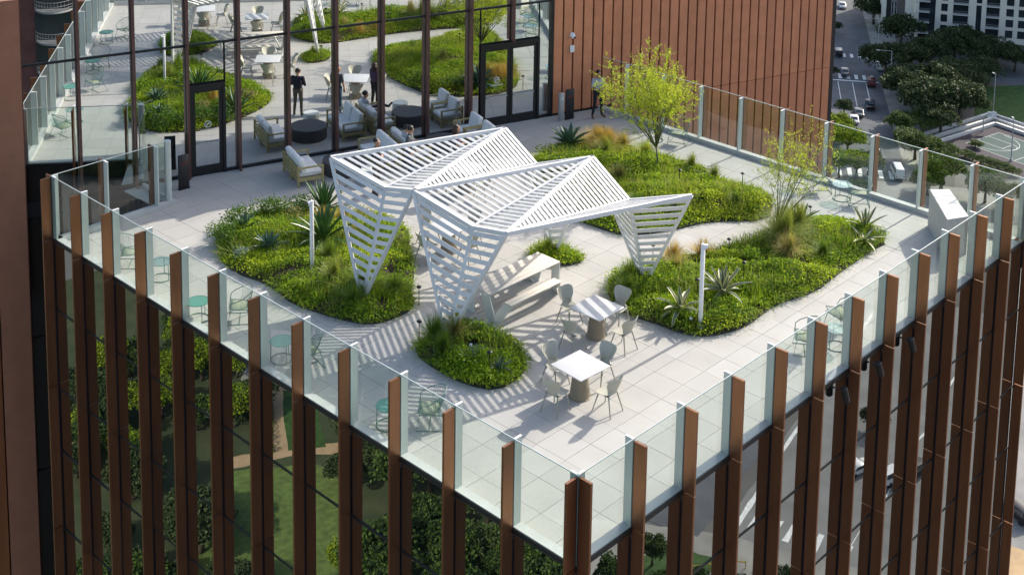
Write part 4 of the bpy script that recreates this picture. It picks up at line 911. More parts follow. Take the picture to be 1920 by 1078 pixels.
def person(label, loc, rz, J, cols, hair='hair', hair_long=False, glasses=False):
    """J: joints in metres, sitter/stander looks along local +y; cols = materials for skin, top, legs, shoes"""
    V3 = lambda k: Vector(J[k])
    segs = []   # (a, ra, b, rb, material slot)
    S = lambda a, ra, b, rb, m: segs.append((Vector(a), ra, Vector(b), rb, m))
    pel, chest, neck, head = V3('pelvis'), V3('chest'), V3('neck'), V3('head')
    hx = Vector(J.get('hx', (1, 0, 0)))
    S(pel - hx * .075, .115, pel + hx * .075, .115, 2); S(pel - hx * .055, .11, pel.lerp(chest, .55) - hx * .05, .108, 1); S(pel + hx * .055, .11, pel.lerp(chest, .55) + hx * .05, .108, 1)
    S(pel.lerp(chest, .5) - hx * .06, .112, chest - hx * .085, .115, 1); S(pel.lerp(chest, .5) + hx * .06, .112, chest + hx * .085, .115, 1)
    S(chest, .11, chest.lerp(neck, .7), .075, 1); S(chest.lerp(neck, .6), .052, head.lerp(neck, .5), .050, 0)
    fwd = Vector(J.get('look', (0, 1, 0))).normalized(); upv = Vector((0, 0, 1)); side = fwd.cross(upv).normalized()
    S(head + upv * .035 - fwd * .015, .088, head + upv * .035 + fwd * .02, .084, 0); S(head + fwd * .035 - upv * .01, .070, head + fwd * .045 - upv * .075, .048, 0)
    S(head + fwd * .105 + upv * .005, .012, head + fwd * .122 - upv * .028, .016, 0)
    for s in (-1, 1): S(head + side * s * .088 + upv * .015, .018, head + side * s * .086 - upv * .02, .014, 0)
    for s in 'lr':
        sh, el, wr, ha = V3('sh_' + s), V3('el_' + s), V3('wr_' + s), V3('ha_' + s)
        S(chest.lerp(neck, .35), .07, sh, .066, 1); S(sh, .062, sh.lerp(el, .75), .050, 1); S(sh.lerp(el, .7), .043, el, .041, cols.get('fore', 0)); S(el, .041, wr, .028, cols.get('fore', 0))
        d = (ha - wr); L = d.length; d.normalize(); pn = d.orthogonal().normalized(); ps = d.cross(pn)
        S(wr, .026, wr + d * .05, .034, 0); S(wr + d * .04 - ps * .02, .020, wr + d * .085 - ps * .02, .018, 0); S(wr + d * .04 + ps * .02, .020, wr + d * .085 + ps * .02, .018, 0)
        for k, (o, ln) in enumerate(((-.032, .062), (-.011, .075), (.011, .070), (.032, .054))):
            p0 = wr + d * .085 + ps * o; p1 = p0 + d * ln * .55 + pn * .008; S(p0, .0105, p1, .010, 0); S(p1, .010, p1 + (d * .8 + pn * .6).normalized() * ln * .45, .009, 0)
        S(wr + d * .03 - ps * .03, .013, wr + d * .075 - ps * .058 + pn * .012, .011, 0)
        hp, kn, an, to = V3('hip_' + s), V3('kn_' + s), V3('an_' + s), V3('to_' + s)
        S(hp, .092, hp.lerp(kn, .55), .078, 2); S(hp.lerp(kn, .5), .077, kn, .058, 2); S(kn, .059, kn.lerp(an, .35), .057, 2); S(kn.lerp(an, .3), .058, an, .042, 2)
        S(an, .045, an.lerp(to, .35) - Vector((0, 0, .0)), .042, 3); S(an.lerp(to, .2), .042, to, .034, 3)
    bm = bmesh.new()
    for a, ra, b, rb, m in segs: capsule(bm, a, ra, b, rb)
    me = bpy.data.meshes.new('b'); bm.to_mesh(me); bm.free()
    me = bake(me, [('REMESH', dict(mode='VOXEL', voxel_size=.0125)), ('SMOOTH', dict(factor=.5, iterations=3))])
    n = len(me.polygons); c = np.zeros(n * 3, np.float32); me.polygons.foreach_get('center', c); c = c.reshape(n, 3)
    best = np.full(n, 1e9); mi = np.zeros(n, np.int32)
    for a, ra, b, rb, m in segs:
        a_, b_ = np.array(a), np.array(b); ab = b_ - a_; t_ = np.clip(((c - a_) @ ab) / (ab @ ab + 1e-9), 0, 1); dd = np.linalg.norm(c - a_ - t_[:, None] * ab, axis=1) - (ra + (rb - ra) * t_)
        k = dd < best; best[k] = dd[k]; mi[k] = m
    me.materials.clear()
    for m in (cols['skin'], cols['top'], cols['legs'], cols['shoes']): me.materials.append(MT[m])
    me.polygons.foreach_set('material_index', mi); me.polygons.foreach_set('use_smooth', [True] * n)
    t = thing('person', label, 'person', loc, rz)
    ob('body', me, t)
    # hair: a rough cap following the skull
    bm = bmesh.new(); bmesh.ops.create_uvsphere(bm, u_segments=24, v_segments=16, radius=.1)
    hc = head + upv * .045 - fwd * .012; dele = []
    for v in bm.verts:
        v.co = Vector((v.co.x * .98, v.co.y * 1.10, v.co.z * 1.02)); r = 1 + .04 * math.sin(v.co.x * 170) * math.cos(v.co.y * 140); v.co *= r
    Mh = Matrix((side, fwd, upv)).transposed()
    for f in list(bm.faces):
        m_ = f.calc_center_median(); lim = (-.015 + .085 * max(0, m_.y / .1)) if m_.y > -.02 else (-.045 if not hair_long else -.2)
        if m_.z < lim: dele.append(f)
    bmesh.ops.delete(bm, geom=dele, context='FACES')
    for v in bm.verts: v.co = hc + Mh @ v.co
    me = bpy.data.meshes.new('hair'); bm.to_mesh(me); bm.free(); me.materials.append(MT[hair]); me.polygons.foreach_set('use_smooth', [True] * len(me.polygons)); ob('hair', me, t)
    if hair_long:
        b = MB()
        for k in range(11):
            a = -1.7 + 3.4 * k / 10; p = hc - fwd * .09 * math.cos(a) + side * .095 * math.sin(a); b.tube([p, p - upv * .10 - fwd * .012, p - upv * .24 - fwd * .02], [.026, .032, .012], 6)
        b.build('long_hair', hair, t, smooth=True)
    e = MB()
    for s in (-1, 1): e.tube([head + fwd * .092 + side * s * .032 + upv * .018, head + fwd * .1005 + side * s * .032 + upv * .018], [.011, .008], 8)
    e.build('eyes', 'hair', t)
    MB().tube([head + fwd * .093 - side * .022 - upv * .062, head + fwd * .100 - upv * .064, head + fwd * .093 + side * .022 - upv * .062], .005, 5).build('mouth', 'plum', t)
    if glasses:
        g = MB()
        for s in (-1, 1): g.tube([head + fwd * .108 + side * (s * .034 + .024 * math.cos(a)) + upv * (.018 + .018 * math.sin(a)) for a in np.linspace(0, 6.28, 13)[:-1]], .003, 4, closed=True); g.tube([head + fwd * .105 + side * s * .06 + upv * .02, head + side * s * .092 + upv * .02], .003, 4)
        g.tube([head + fwd * .110 - side * .012 + upv * .02, head + fwd * .110 + side * .012 + upv * .02], .003, 4); g.build('glasses', 'black', t)
    return t
def standing(h=1.74, arms='side', lean=0., look=(0, 1, 0), gap=.11):
    k = h / 1.74; J = dict(pelvis=(0, 0, .97), chest=(0, -.01 + lean, 1.30), neck=(0, lean, 1.47), head=(0, .02 + lean, 1.59), look=look)
    for s, m in (('l', -1), ('r', 1)):
        J['sh_' + s] = (m * .185, -.01 + lean, 1.41); J['hip_' + s] = (m * .09, 0, .93); J['kn_' + s] = (m * (.09 + gap * .2), .03, .51); J['an_' + s] = (m * (.09 + gap * .4), -.02, .09); J['to_' + s] = (m * (.11 + gap * .5), .14, .035)
        if arms == 'cross': J['el_' + s] = (m * .25, .05, 1.13); J['wr_' + s] = (m * .07, .20, 1.17 + .03 * m); J['ha_' + s] = (-m * .07, .19, 1.20 + .03 * m)
        elif arms == 'phone': J['el_' + s] = (m * .25, .02, 1.13); J['wr_' + s] = (m * .09, .24, 1.10); J['ha_' + s] = (m * .02, .33, 1.12)
        else: J['el_' + s] = (m * .245, .0, 1.13); J['wr_' + s] = (m * .22, .10, .92); J['ha_' + s] = (m * .19, .15, .80)
    return {a: tuple(Vector(v) * k) if a not in ('look', 'hx') else v for a, v in J.items()}
fw = math.atan2(-1, 0) - math.pi / 2
person('man in a dark navy top and khaki trousers standing with crossed arms behind the pergola', (8.50, 15.50, 0), math.pi + .35, standing(1.76, 'cross', look=(.25, 1, -.35)), dict(skin='skin', top='navy', legs='khaki', shoes='shoed', fore=1), glasses=True)
person('man in a grey shirt and jeans standing by the sofas, looking aside', (9.86, 15.50, 0), math.pi + .6, standing(1.82, 'side', look=(-.9, .5, -.05)), dict(skin='skin', top='greyshirt', legs='jeans', shoes='shoed'))
person('woman with long brown hair in a plum top standing behind the pergola peak', (11.2, 14.85, 0), math.pi + .9, standing(1.66, 'phone', look=(0, 1, -.2)), dict(skin='skin', top='plum', legs='trouser', shoes='shoed'), hair='hairb', hair_long=True)
person('man in a pale shirt and dark trousers standing against the brown metal wall', (18.38, 15.12, 0), math.pi - .35, standing(1.72, 'phone', look=(0, 1, -.45), gap=.25), dict(skin='skin2', top='paleshirt', legs='trouser', shoes='shoe'))
Js = dict(pelvis=(0, -.12, .54), chest=(0, -.26, .84), neck=(0, -.30, 1.01), head=(0, -.27, 1.13), look=(.1, 1, 0))
for s, m in (('l', -1), ('r', 1)):
    Js['sh_' + s] = (m * .185, -.29, .95); Js['el_' + s] = (m * .26, -.16, .70); Js['wr_' + s] = (m * .16, .06, .62); Js['ha_' + s] = (m * .08, .16, .60); Js['hip_' + s] = (m * .09, -.08, .52)
Js.update(kn_l=(-.10, .36, .56), an_l=(-.12, .40, .10), to_l=(-.13, .56, .04), kn_r=(.06, .36, .66), an_r=(-.16, .52, .64), to_r=(-.22, .62, .78))
person('man in a pale shirt seated on the teak sofa with one leg crossed', (11.05, 16.62, 0), WANG - math.pi / 2, Js, dict(skin='skin', top='paleshirt', legs='trouser', shoes='shoed', fore=1))

# ------------------------------------------------------------------ the city far below
ob('ground', MB().box((0, 0, GZ - .5), (5000, 5000, 1.0)).mesh('ground', 'ground'), kind='structure')
def sheet(name, poly, m, lvl, kind='structure', label=None, cat=None): return MB().prism(poly, GZ + .0, GZ + .004 * lvl + .02).build(name, m, kind=kind, label=label, cat=cat)
SU = Vector((.833, .553, 0)).normalized(); SN = Vector((SU.y, -SU.x, 0)); S0 = Vector((226.3, 118.2, 0))
def sp(t_, o): p = S0 + SU * t_ + SN * o; return (p.x, p.y)
def srect(t0, t1, o0, o1): return [sp(t0, o0), sp(t1, o0), sp(t1, o1), sp(t0, o1)]
sheet('street', srect(-27, 260, -7.5, 6.2), 'asphalt', 2); sheet('cross_street', srect(36, 48, -160, 260), 'asphalt', 1)
sheet('near_street', srect(-42, -28, -200, 240), 'asphalt_l', 3)
sheet('pavement', srect(-26, 35, 6.6, 12), 'pavement', 2); sheet('pavement', srect(49, 120, 6.6, 13), 'pavement', 2); sheet('plaza', srect(-120, -43, -70, 160), 'pavement', 1)
mk = MB()
def stripe(t0, t1, o0, o1): mk.prism(srect(t0, t1, o0, o1), GZ + .02, GZ + .046)
for k in range(7):
    o = -6.4 + k * 1.8; stripe(48.6, 51.4, o, o + .75); stripe(32.0, 35.2, o, o + .75)
stripe(30.3, 30.9, -6.6, 6.0)
for o in (-3.2, 0, 3.0): stripe(13, 29.5, o, o + .14)
for o in (.2,): stripe(-14, -3, 2.6, 2.74)
for k in range(7): o = -8 + k * 1.9; stripe(-26.5, -22.5, o, o + .8)
mk.build('road_markings', 'paint', kind='structure')
# lawn, court and seat walls
sheet('lawn', [(249.1, 104.6), (268.9, 113.2), (285, 100), (262, 88), (253.5, 97)], 'lawn', 2)
e1 = Vector((-.982, .189, 0)); e2 = Vector((-.189, -.982, 0)); CA = Vector((244.3, 96.9, 0))
def cp_(a, b): p = CA + e1 * a + e2 * b; return (p.x, p.y)
sheet('court_surround', [cp_(-3, -3), cp_(16, -3), cp_(16, 26), cp_(-3, 26)], 'court_b', 3); 
sheet('basketball_court', [cp_(0, 0), cp_(10.8, 0), cp_(10.8, 22), cp_(0, 22)], 'court', 5)
mk = MB()
def cl(a0, b0, a1, b1, w_=.10): p, q = Vector((*cp_(a0, b0), GZ + .052)), Vector((*cp_(a1, b1), GZ + .052)); mk.bar(p, q, w_, .01)
for s_ in ((0, 0, 10.8, 0), (0, 0, 0, 22), (10.8, 0, 10.8, 22), (3.6, 0, 3.6, 5.8), (7.2, 0, 7.2, 5.8), (3.6, 5.8, 7.2, 5.8), (0, 11, 10.8, 11)): cl(*s_)
for k in range(16):
    a, b = math.pi * k / 16, math.pi * (k + 1) / 16; cl(5.4 + 1.8 * math.cos(a), 5.8 + 1.8 * math.sin(a), 5.4 + 1.8 * math.cos(b), 5.8 + 1.8 * math.sin(b)); cl(5.4 + 4.9 * math.cos(a), 1.5 + 6.2 * math.sin(a), 5.4 + 4.9 * math.cos(b), 1.5 + 6.2 * math.sin(b))
mk.build('court_lines', 'paint', kind='structure')
for k, lb in enumerate(('white seat wall stepping down to the basketball court, lowest tier', 'white seat wall around the basketball court, middle tier', 'white seat wall around the basketball court, top tier beside the lawn')):
    o = -3.2 - 2.1 * k; t = thing('seat_wall', lb, 'wall', (CA.x, CA.y, GZ)); mb = MB()
    for a, b in (((o, o), (17, o)), ((o, o), (o, 24))):
        p, q = Vector((*cp_(*a), 0)) - Vector((CA.x, CA.y, 0)), Vector((*cp_(*b), 0)) - Vector((CA.x, CA.y, 0)); MB().bar(p + Vector((0, 0, .3)), q + Vector((0, 0, .3)), .45, .6).build('wall_run', 'cap', t); MB().bar(p + Vector((0, 0, .64)), q + Vector((0, 0, .64)), .6, .08).build('coping', 'paint', t)
t = thing('basketball_hoop', 'basketball hoop with white backboard on a bent grey post', 'basketball hoop', (242.6, 99.6, GZ)); 
MB().tube([(0, 0, 0), (0, 0, 3.0), (.5, -.4, 3.6), (1.3, -1.0, 3.6)], .11, 8).build('post', 'steel', t); MB().box((1.4, -1.1, 3.5), (.08, 1.8, 1.2), rz=.65).build('backboard', 'paint', t); MB().tube([(1.75 + .23 * math.cos(a), -1.35 + .23 * math.sin(a), 3.05) for a in np.linspace(0, 6.28, 13)[:-1]], .03, 5, closed=True).build('rim', 'tail', t)
def lamp_post(x, y, h, label, arm):
    t = thing('street_lamp', label, 'street lamp', (x, y, GZ)); MB().tube([(0, 0, 0), (0, 0, h * .5), (0, 0, h)], [.13, .11, .08], 8).build('pole', 'steel', t); a = Vector(arm)
    MB().tube([(0, 0, h), Vector((0, 0, h)) + a], .06, 6).build('arm', 'steel', t); MB().box(Vector((0, 0, h)) + a, (.7, .35, .14), rz=math.atan2(a.y, a.x)).build('lamp_head', 'steel', t); MB().lathe([(.25, 0), (.25, .5), (.15, .6)], 10).build('base', 'steel', t)
lamp_post(254.6, 102.9, 8.6, 'tall grey lamp post at the corner of the court seat walls', (.5, .7, 0)); lamp_post(231.0, 88.5, 8.5, 'tall grey lamp post standing beside the sunlit court', (.6, .5, .05)); lamp_post(*sp(52, 7.4), 9.0, 'street lamp at the crossing under the apartment block', tuple(SN * -3)); lamp_post(*sp(28, 8.2), 8.4, 'street lamp among the trees by the stop line', tuple(SN * -3)); lamp_post(*sp(-20, -9), 6.5, 'short lamp post beside the near crossing', (.8, .3, 0))

# apartment block across the street
CQ = Vector((294.93, 141.37, 0)); CD = Vector((.46575, -.88492, 0)); CN = Vector((-.88492, -.46575, 0))
def cpt(s_, o, z): return CQ + CD * s_ + CN * o + Vector((0, 0, GZ + z))
CM = Matrix((CD, -CN, Vector((0, 0, 1)))).transposed()
def cbox(mb, s0, s1, o0, o1, z0, z1): mb.box(cpt((s0 + s1) / 2, (o0 + o1) / 2, (z0 + z1) / 2), (s1 - s0, abs(o1 - o0), z1 - z0), Mx=CM); return mb
condo = thing('apartment_block', 'cream apartment block with dark recessed balconies across the street', 'building', (0, 0, 0))
cbox(MB(), 0, 70, -24, -1.6, 0, 46).build('core', 'glassdark', condo)
piers = [(-1.0, 0), (4.0, 5.3), (6.9, 8.2), (11.9, 13.7), (15.0, 16.1), (19.3, 20.8), (22.6, 23.7), (25.5, 27.4), (31, 33), (34.5, 36), (39.5, 70)]
for a, b in piers: cbox(MB(), a, b, -1.6, 0, 0, 46).build('wall_pier', 'condo', condo)
FH = 2.74
for k in range(17):
    z = 1.72 + FH * k
    for a, b in ((5.3, 6.9), (20.8, 22.6), (23.7, 25.5), (33, 34.5)):
        cbox(MB(), a, b, -1.6, -.02, z - .75 + .0, z).build('spandrel', 'condo', condo)
        w_ = cbox(MB(), a + .05, b - .05, -.45, -.35, z + .02, z + FH - .78).build('window', 'glassdark', condo); cbox(MB(), (a + b) / 2 - .04, (a + b) / 2 + .04, -.35, -.28, z + .03, z + FH - .8).build('frame', 'dark', w_)
    if k % 3 == 0: cbox(MB(), 13.7, 15.0, -1.6, -.05, z - .5, z).build('spandrel', 'condo', condo)
    w_ = cbox(MB(), 13.75, 14.95, -.5, -.4, z + .02, z + FH - (.55 if k % 3 == 2 else .02)).build('window', 'glassdark', condo)
    for a, b in ((0, 4.0), (8.2, 11.9), (16.1, 19.3), (27.4, 31)):
        sl = cbox(MB(), a - (.6 if a == 0 else 0), b - (1.4 if a == 0 else 0), -1.5, .45, z - .62, z - .46).build('balcony_slab', 'cap', condo)
        mb = MB(); cbox(mb, a - (.5 if a == 0 else -.05), b - (1.4 if a == 0 else .05), .38, .42, z + .42, z + .47)
        n_ = int((b - a) / .45)
        for q in range(n_): cbox(mb, a + q * .45 + .1, a + q * .45 + .13, .39, .41, z - .46, z + .42)
        mb.build('balustrade', 'rail', sl)
cbox(MB(), -1.2, 70, -24, .15, 46, 46.8).build('parapet', 'condo', condo); cbox(MB(), 4.0, 27.4, -1.5, .12, -.2, .98).build('podium', 'condo', condo)
# neighbouring garage with the vertical sign
gar = thing('corner_building', 'cream and grey brick corner building with a tall vertical sign', 'building', (0, 0, 0))
cbox(MB(), -3.4, -1.1, -24, -.9, 0, 40).build('end_wall', 'condo', gar); cbox(MB(), -8.0, -3.4, -24, -2.2, 2.7, 40).build('brick_wall', 'brick', gar); cbox(MB(), -8.0, -3.4, -24, -3.4, 0, 2.65).build('entrance_recess', 'dark', gar); cbox(MB(), -8.0, -3.4, -2.2, -1.9, 1.3, 2.7).build('entrance_band', 'condo', gar)
g0 = cpt(-8.0, -2.0, 0); 
for k in range(13):
    z = 1.0 + 3.1 * k
    MB().box(g0 + SU * 14 + Vector((0, 0, z)) - SN * .5, (28, 1.0, 1.5), rz=math.atan2(SU.y, SU.x)).build('parking_deck', 'condo', gar)
for k in range(8): MB().box(g0 + SU * (k * 4) + Vector((0, 0, 20)) - SN * .6, (.7, 1.1, 40), rz=math.atan2(SU.y, SU.x)).build('column', 'condo', gar)
MB().box(g0 + SU * 14 + SN * 1.5 + Vector((0, 0, 20)), (28, 2.6, 40), rz=math.atan2(SU.y, SU.x)).build('interior', 'dark', gar)
sg = cbox(MB(), -6.7, -5.45, -2.2, -2.0, 3.75, 8.3).build('sign_board', 'dark', gar)
mb = MB()
for a in (-6.75, -5.45): cbox(mb, a, a + .06, -2.2, -1.95, 3.75, 8.3)
for z in (3.72, 8.28): cbox(mb, -6.75, -5.39, -2.2, -1.95, z, z + .06)
mb.build('sign_border', 'paint', sg)
ca = math.atan2(CD.y, CD.x)
for k, ch in enumerate('CAMDEN'): ob('sign_letter', text_mesh(ch, .72, 'paint'), sg, cpt(-6.07, -1.93, 7.85 - .6 * k), rot=(math.pi / 2, 0, ca))
mb = MB(); mb.tube([cpt(-6.07 + .28 * math.cos(a), -1.95, 4.2 + .28 * math.sin(a)) for a in np.linspace(0, 6.28, 17)[:-1]], .05, 5, closed=True); mb.build('sign_emblem', 'paint', sg)

# balcony tower seen only as a reflection in the glass wall
bt = thing('balcony_tower', 'dark red brick tower with curved balconies, mirrored in the glass wall', 'building', (0, 0, 0))
def bbox(mb, x0, x1, y0, y1, z0, z1): mb.box(((x0 + x1) / 2, (y0 + y1) / 2, (z0 + z1) / 2), (x1 - x0, y1 - y0, z1 - z0)); return mb
BX0, BX1, BY = -60.0, -15.2, -82.0
bbox(MB(), BX0, BX1, BY - 22, BY, GZ, 34).build('wall', 'redbrick', bt)
for k in range(22):
    z = -46 + 3.35 * k
    bbox(MB(), BX1 - 4.2, BX1 - .3, BY, BY + .1, z + .15, z + 3.0).build('glazing', 'glassdark', bt)
    for q in range(3): bbox(MB(), -27.5 - q * 9, -24.5 - q * 9, BY, BY + .08, z + .7, z + 2.4).build('window', 'glassdark', bt)
    arc = [(BX1 - .4 - 3.8 * f, BY + .1 + 1.5 * math.sin(math.pi * f) ** .7) for f in np.linspace(0, 1, 13)]
    sl = MB().prism(arc, z - .12, z + .08).build('balcony_slab', 'rail', bt)
    mb = MB()
    for zz in (z + .3, z + .6, z + 1.05): mb.tube([(p[0], p[1], zz) for p in arc], .03, 4)
    for p in arc[::1]: mb.tube([(p[0], p[1], z), (p[0], p[1], z + 1.05)], .02, 4)
    mb.build('balustrade', 'rail', sl)

# ------------------------------------------------------------------ street trees
def tree_mesh(seed, mats, R=4.0, Hh=6.6, nb=30, nl=260, lsize=.34):
    r_ = np.random.default_rng(seed); P = []; b = MB(); b.tube([(0, 0, 0), (.1, .05, 1.2), (.05, 0, 2.4)], [.32, .24, .2], 8)
    for i in range(nb):
        a = r_.uniform(0, 6.28); q = math.sqrt(r_.uniform(.02, 1)) * R * .78; c = np.array([math.cos(a) * q, math.sin(a) * q, Hh * (.36 + .42 * math.sqrt(max(0, 1 - (q / R) ** 2)) * r_.uniform(.4, 1.05))]); r = R * r_.uniform(.20, .36)
        u = r_.normal(size=(nl, 3)); u /= np.linalg.norm(u, axis=1)[:, None]; u = u[u[:, 2] > -.6]; P.append(c + u * r * np.array([1, 1, .72]) * r_.uniform(.75, 1.1, (len(u), 1)))
        if i % 2 == 0: b.tube([(.05, 0, 2.2), tuple(np.array([c[0] * .5, c[1] * .5, (2.4 + c[2]) / 2])), tuple(c)], [.16, .10, .04], 5)
    P = np.concatenate(P); V, F, mi = leaf_cloud(P, lsize, mats, flat=.3, aspect=.42); return b.mesh('trunk', 'bark', True), fast_mesh('crown', V, F, mats, mi)
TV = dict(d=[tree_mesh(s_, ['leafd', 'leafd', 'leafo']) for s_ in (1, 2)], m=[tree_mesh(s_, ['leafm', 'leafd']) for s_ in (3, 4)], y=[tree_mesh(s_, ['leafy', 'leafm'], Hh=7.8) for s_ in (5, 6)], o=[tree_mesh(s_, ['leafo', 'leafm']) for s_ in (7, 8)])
def tree(x, y, r, kind, label, group, hs=1.0):
    t = thing('street_tree', label, 'tree', (x, y, GZ), random.uniform(0, 6.28), group); tr, cr = TV[kind][random.randrange(2)]; k = r / 3.6
    t.scale = (k, k, k * hs); ob('trunk', tr, t); ob('crown', cr, t)
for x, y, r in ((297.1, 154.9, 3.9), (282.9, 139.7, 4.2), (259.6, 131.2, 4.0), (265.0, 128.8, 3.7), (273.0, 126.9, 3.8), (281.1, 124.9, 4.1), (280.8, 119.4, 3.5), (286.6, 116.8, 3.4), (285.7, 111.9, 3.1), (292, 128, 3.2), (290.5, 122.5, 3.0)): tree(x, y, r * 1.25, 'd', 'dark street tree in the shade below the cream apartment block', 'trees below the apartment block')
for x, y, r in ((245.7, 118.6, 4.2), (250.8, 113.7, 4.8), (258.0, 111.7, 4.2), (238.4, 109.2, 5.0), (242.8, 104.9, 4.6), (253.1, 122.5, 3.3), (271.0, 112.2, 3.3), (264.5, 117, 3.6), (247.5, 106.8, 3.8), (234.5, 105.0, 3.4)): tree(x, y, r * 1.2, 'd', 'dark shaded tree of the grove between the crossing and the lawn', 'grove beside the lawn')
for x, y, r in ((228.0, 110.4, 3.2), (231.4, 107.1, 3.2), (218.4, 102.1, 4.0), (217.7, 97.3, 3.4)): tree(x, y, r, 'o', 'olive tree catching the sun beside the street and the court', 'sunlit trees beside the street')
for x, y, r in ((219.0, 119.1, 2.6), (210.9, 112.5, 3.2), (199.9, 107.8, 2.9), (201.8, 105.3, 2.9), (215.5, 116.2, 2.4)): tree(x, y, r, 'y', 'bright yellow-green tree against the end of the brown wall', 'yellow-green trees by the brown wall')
for x, y, r in ((229.9, 124.3, 1.9), (282.9, 157.9, 1.6), (251.0, 139.4, 1.3), (262, 147.5, 1.6)): tree(x, y, r, 'd', 'small dark tree on the far pavement behind the brown wall', 'small trees on the far pavement', 1.2)
for x, y, r in ((208.8, 91.9, 4.0), (204.2, 92.2, 2.9), (208.7, 83.4, 3.4), (209.4, 79.3, 2.8), (205.1, 104.7, 2.9), (193.6, 99.8, 2.2)): tree(x, y, r, 'm', 'mid green tree near the zebra crossing seen through the far railing', 'trees by the near crossing')
for x, y in ((225.9, 92.2), (226.0, 90.6), (225.8, 88.9), (225.6, 87.3), (224.9, 85.4), (226.1, 93.9), (226.6, 95.8), (232.8, 96.6), (222, 89), (221, 86)): tree(x, y, 1.5, 'o', 'round clipped shrub along the sunlit edge of the court', 'shrubs along the court', .6)
# park mirrored in the facade that faces the lawn
for x, y, r, kd in ((-73.7, 134.4, 2.4, 'y'), (-69.0, 128.1, 2.6, 'y'), (-77.6, 132.3, 2.6, 'm'), (-80.7, 128.8, 2.4, 'y'), (-66.1, 130.9, 2.4, 'y'), (-61.2, 122.5, 2.4, 'y'), (-57.3, 115.9, 1.9, 'd'), (-58.1, 132.1, 2.6, 'd'), (-64.6, 136.0, 3.0, 'd'), (-71.3, 125.7, 1.9, 'd'), (-62, 128, 2.6, 'd'), (-55, 124, 2.6, 'd'), (-50, 128, 3, 'd'), (-54, 138, 3, 'd'), (-70, 141, 3, 'd'), (-81, 141, 3, 'm')): tree(x, y, r, kd, 'dense park tree mirrored in the facade beside the hedge rows', 'park trees beside the hedge rows')
for x, y, r, kd in ((-81.8, 101.8, 3.0, 'd'), (-76.0, 99.5, 1.9, 'd'), (-78.5, 94.4, 3.0, 'm'), (-82.3, 92.6, 3.2, 'd'), (-68.1, 84.0, 3.3, 'm'), (-73.9, 80.5, 2.8, 'm'), (-77.5, 79.3, 2.6, 'o'), (-77.5, 70.8, 2.8, 'm'), (-83.5, 84.0, 2.4, 'd'), (-74.9, 86.6, 2.5, 'm'), (-66.8, 87.6, 2.0, 'y'), (-83.2, 106.2, 2.6, 'd'), (-77.6, 75.4, 2.0, 'm'), (-63, 80, 3.2, 'm'), (-70, 76, 2.8, 'm'), (-84, 75, 3, 'd'), (-88, 90, 3, 'd')): tree(x, y, r * 1.25, kd, 'leafy park tree mirrored in the facade beyond the lawn edge', 'park trees beyond the lawn')
for k in range(14): tree(-42 - rng.uniform(0, 18), 90 + rng.uniform(0, 26), rng.uniform(2.4, 3.4), 'ddm'[k % 3], 'dark park tree mirrored low in the facade beside the brown column', 'dark park trees low in the facade')
for k in range(16): tree(-58 - rng.uniform(0, 22), 116 + rng.uniform(0, 26), rng.uniform(2.2, 3.2), 'ydm'[k % 3], 'park tree in the dense belt mirrored at the door end of the facade', 'dense park belt')
sheet('park_ground', [(-30, 40), (-30, 170), (-130, 170), (-130, 40)], 'parkfloor', 1); sheet('tan_path', [(-69.5, 115.0), (-68.2, 112.6), (-75.6, 109.4), (-80.5, 104.5), (-82.5, 106.2), (-76.8, 110.6), (-86, 123.8), (-82.2, 124.3), (-74.2, 112.2)], 'tan', 2)
sheet('park_lawn', [(-68.0, 112.2), (-72, 110.2), (-76.5, 105.5), (-77.5, 101), (-66, 86), (-50, 95), (-58, 106)], 'lawn_l', 3)
sheet('lawn_strip', [(-83.2, 122.0), (-86.2, 118.5), (-79.5, 107.6), (-75.6, 110.6)], 'lawn', 3)
sheet('path', [(-92, 136), (-96, 131), (-84, 124), (-78, 126)], 'pavement', 2)
for k in range(3):
    a = Vector((-78.5 - .8 * k, 125.8 - .4 * k, GZ)); b = Vector((-75.2 - .7 * k, 120.4 - .5 * k, GZ)); t = thing('hedge_row', 'clipped green hedge row mirrored in the facade beside the tan path', 'hedge', tuple(a), 0, 'hedge rows of the park')
    for q in range(9):
        c = (b - a) * (q / 8); P = rng.normal(size=(140, 3)); P /= np.linalg.norm(P, axis=1)[:, None]; P = P * np.array([.36, .42, .5]) + np.array([c.x, c.y, .5]); V, F, mi = leaf_cloud(P, .22, ['leafm', 'leafd']); ob('bush', fast_mesh('bush', V, F, ['leafm', 'leafd'], mi), t)
for q in range(13):
    x, y = -82.1 + .62 * q * 1.05, 123.2 - .93 * q * 1.02; P = rng.normal(size=(90, 3)); P /= np.linalg.norm(P, axis=1)[:, None]; V, F, mi = leaf_cloud(P * .42 + np.array([0, 0, .42]), .2, ['leafm', 'leafd']); t = thing('round_bush', 'round bush in the row along the tan path mirrored in the facade', 'bush', (x, y, GZ), 0, 'bushes along the tan path'); ob('foliage', fast_mesh('foliage', V, F, ['leafm', 'leafd'], mi), t); MB().tube([(0, 0, 0), (0, 0, .4)], .04, 5).build('stem', 'bark', t)
t = thing('canopy_tent', 'white peaked canopy tent in the park mirrored in the facade', 'tent', (-71.3, 122.6, GZ), .5)
for k in range(4):
    a = [(-1.8, -1.8), (1.8, -1.8), (1.8, 1.8), (-1.8, 1.8)]; p, q = a[k], a[(k + 1) % 4]; MB().plate([(p[0], p[1], 2.4), (q[0], q[1], 2.4), (0, 0, 3.7)], (0, 0, .03)).build('roof_panel', 'lampw', t); MB().tube([(p[0], p[1], 0), (p[0], p[1], 2.4)], .04, 6).build('pole', 'steel', t)
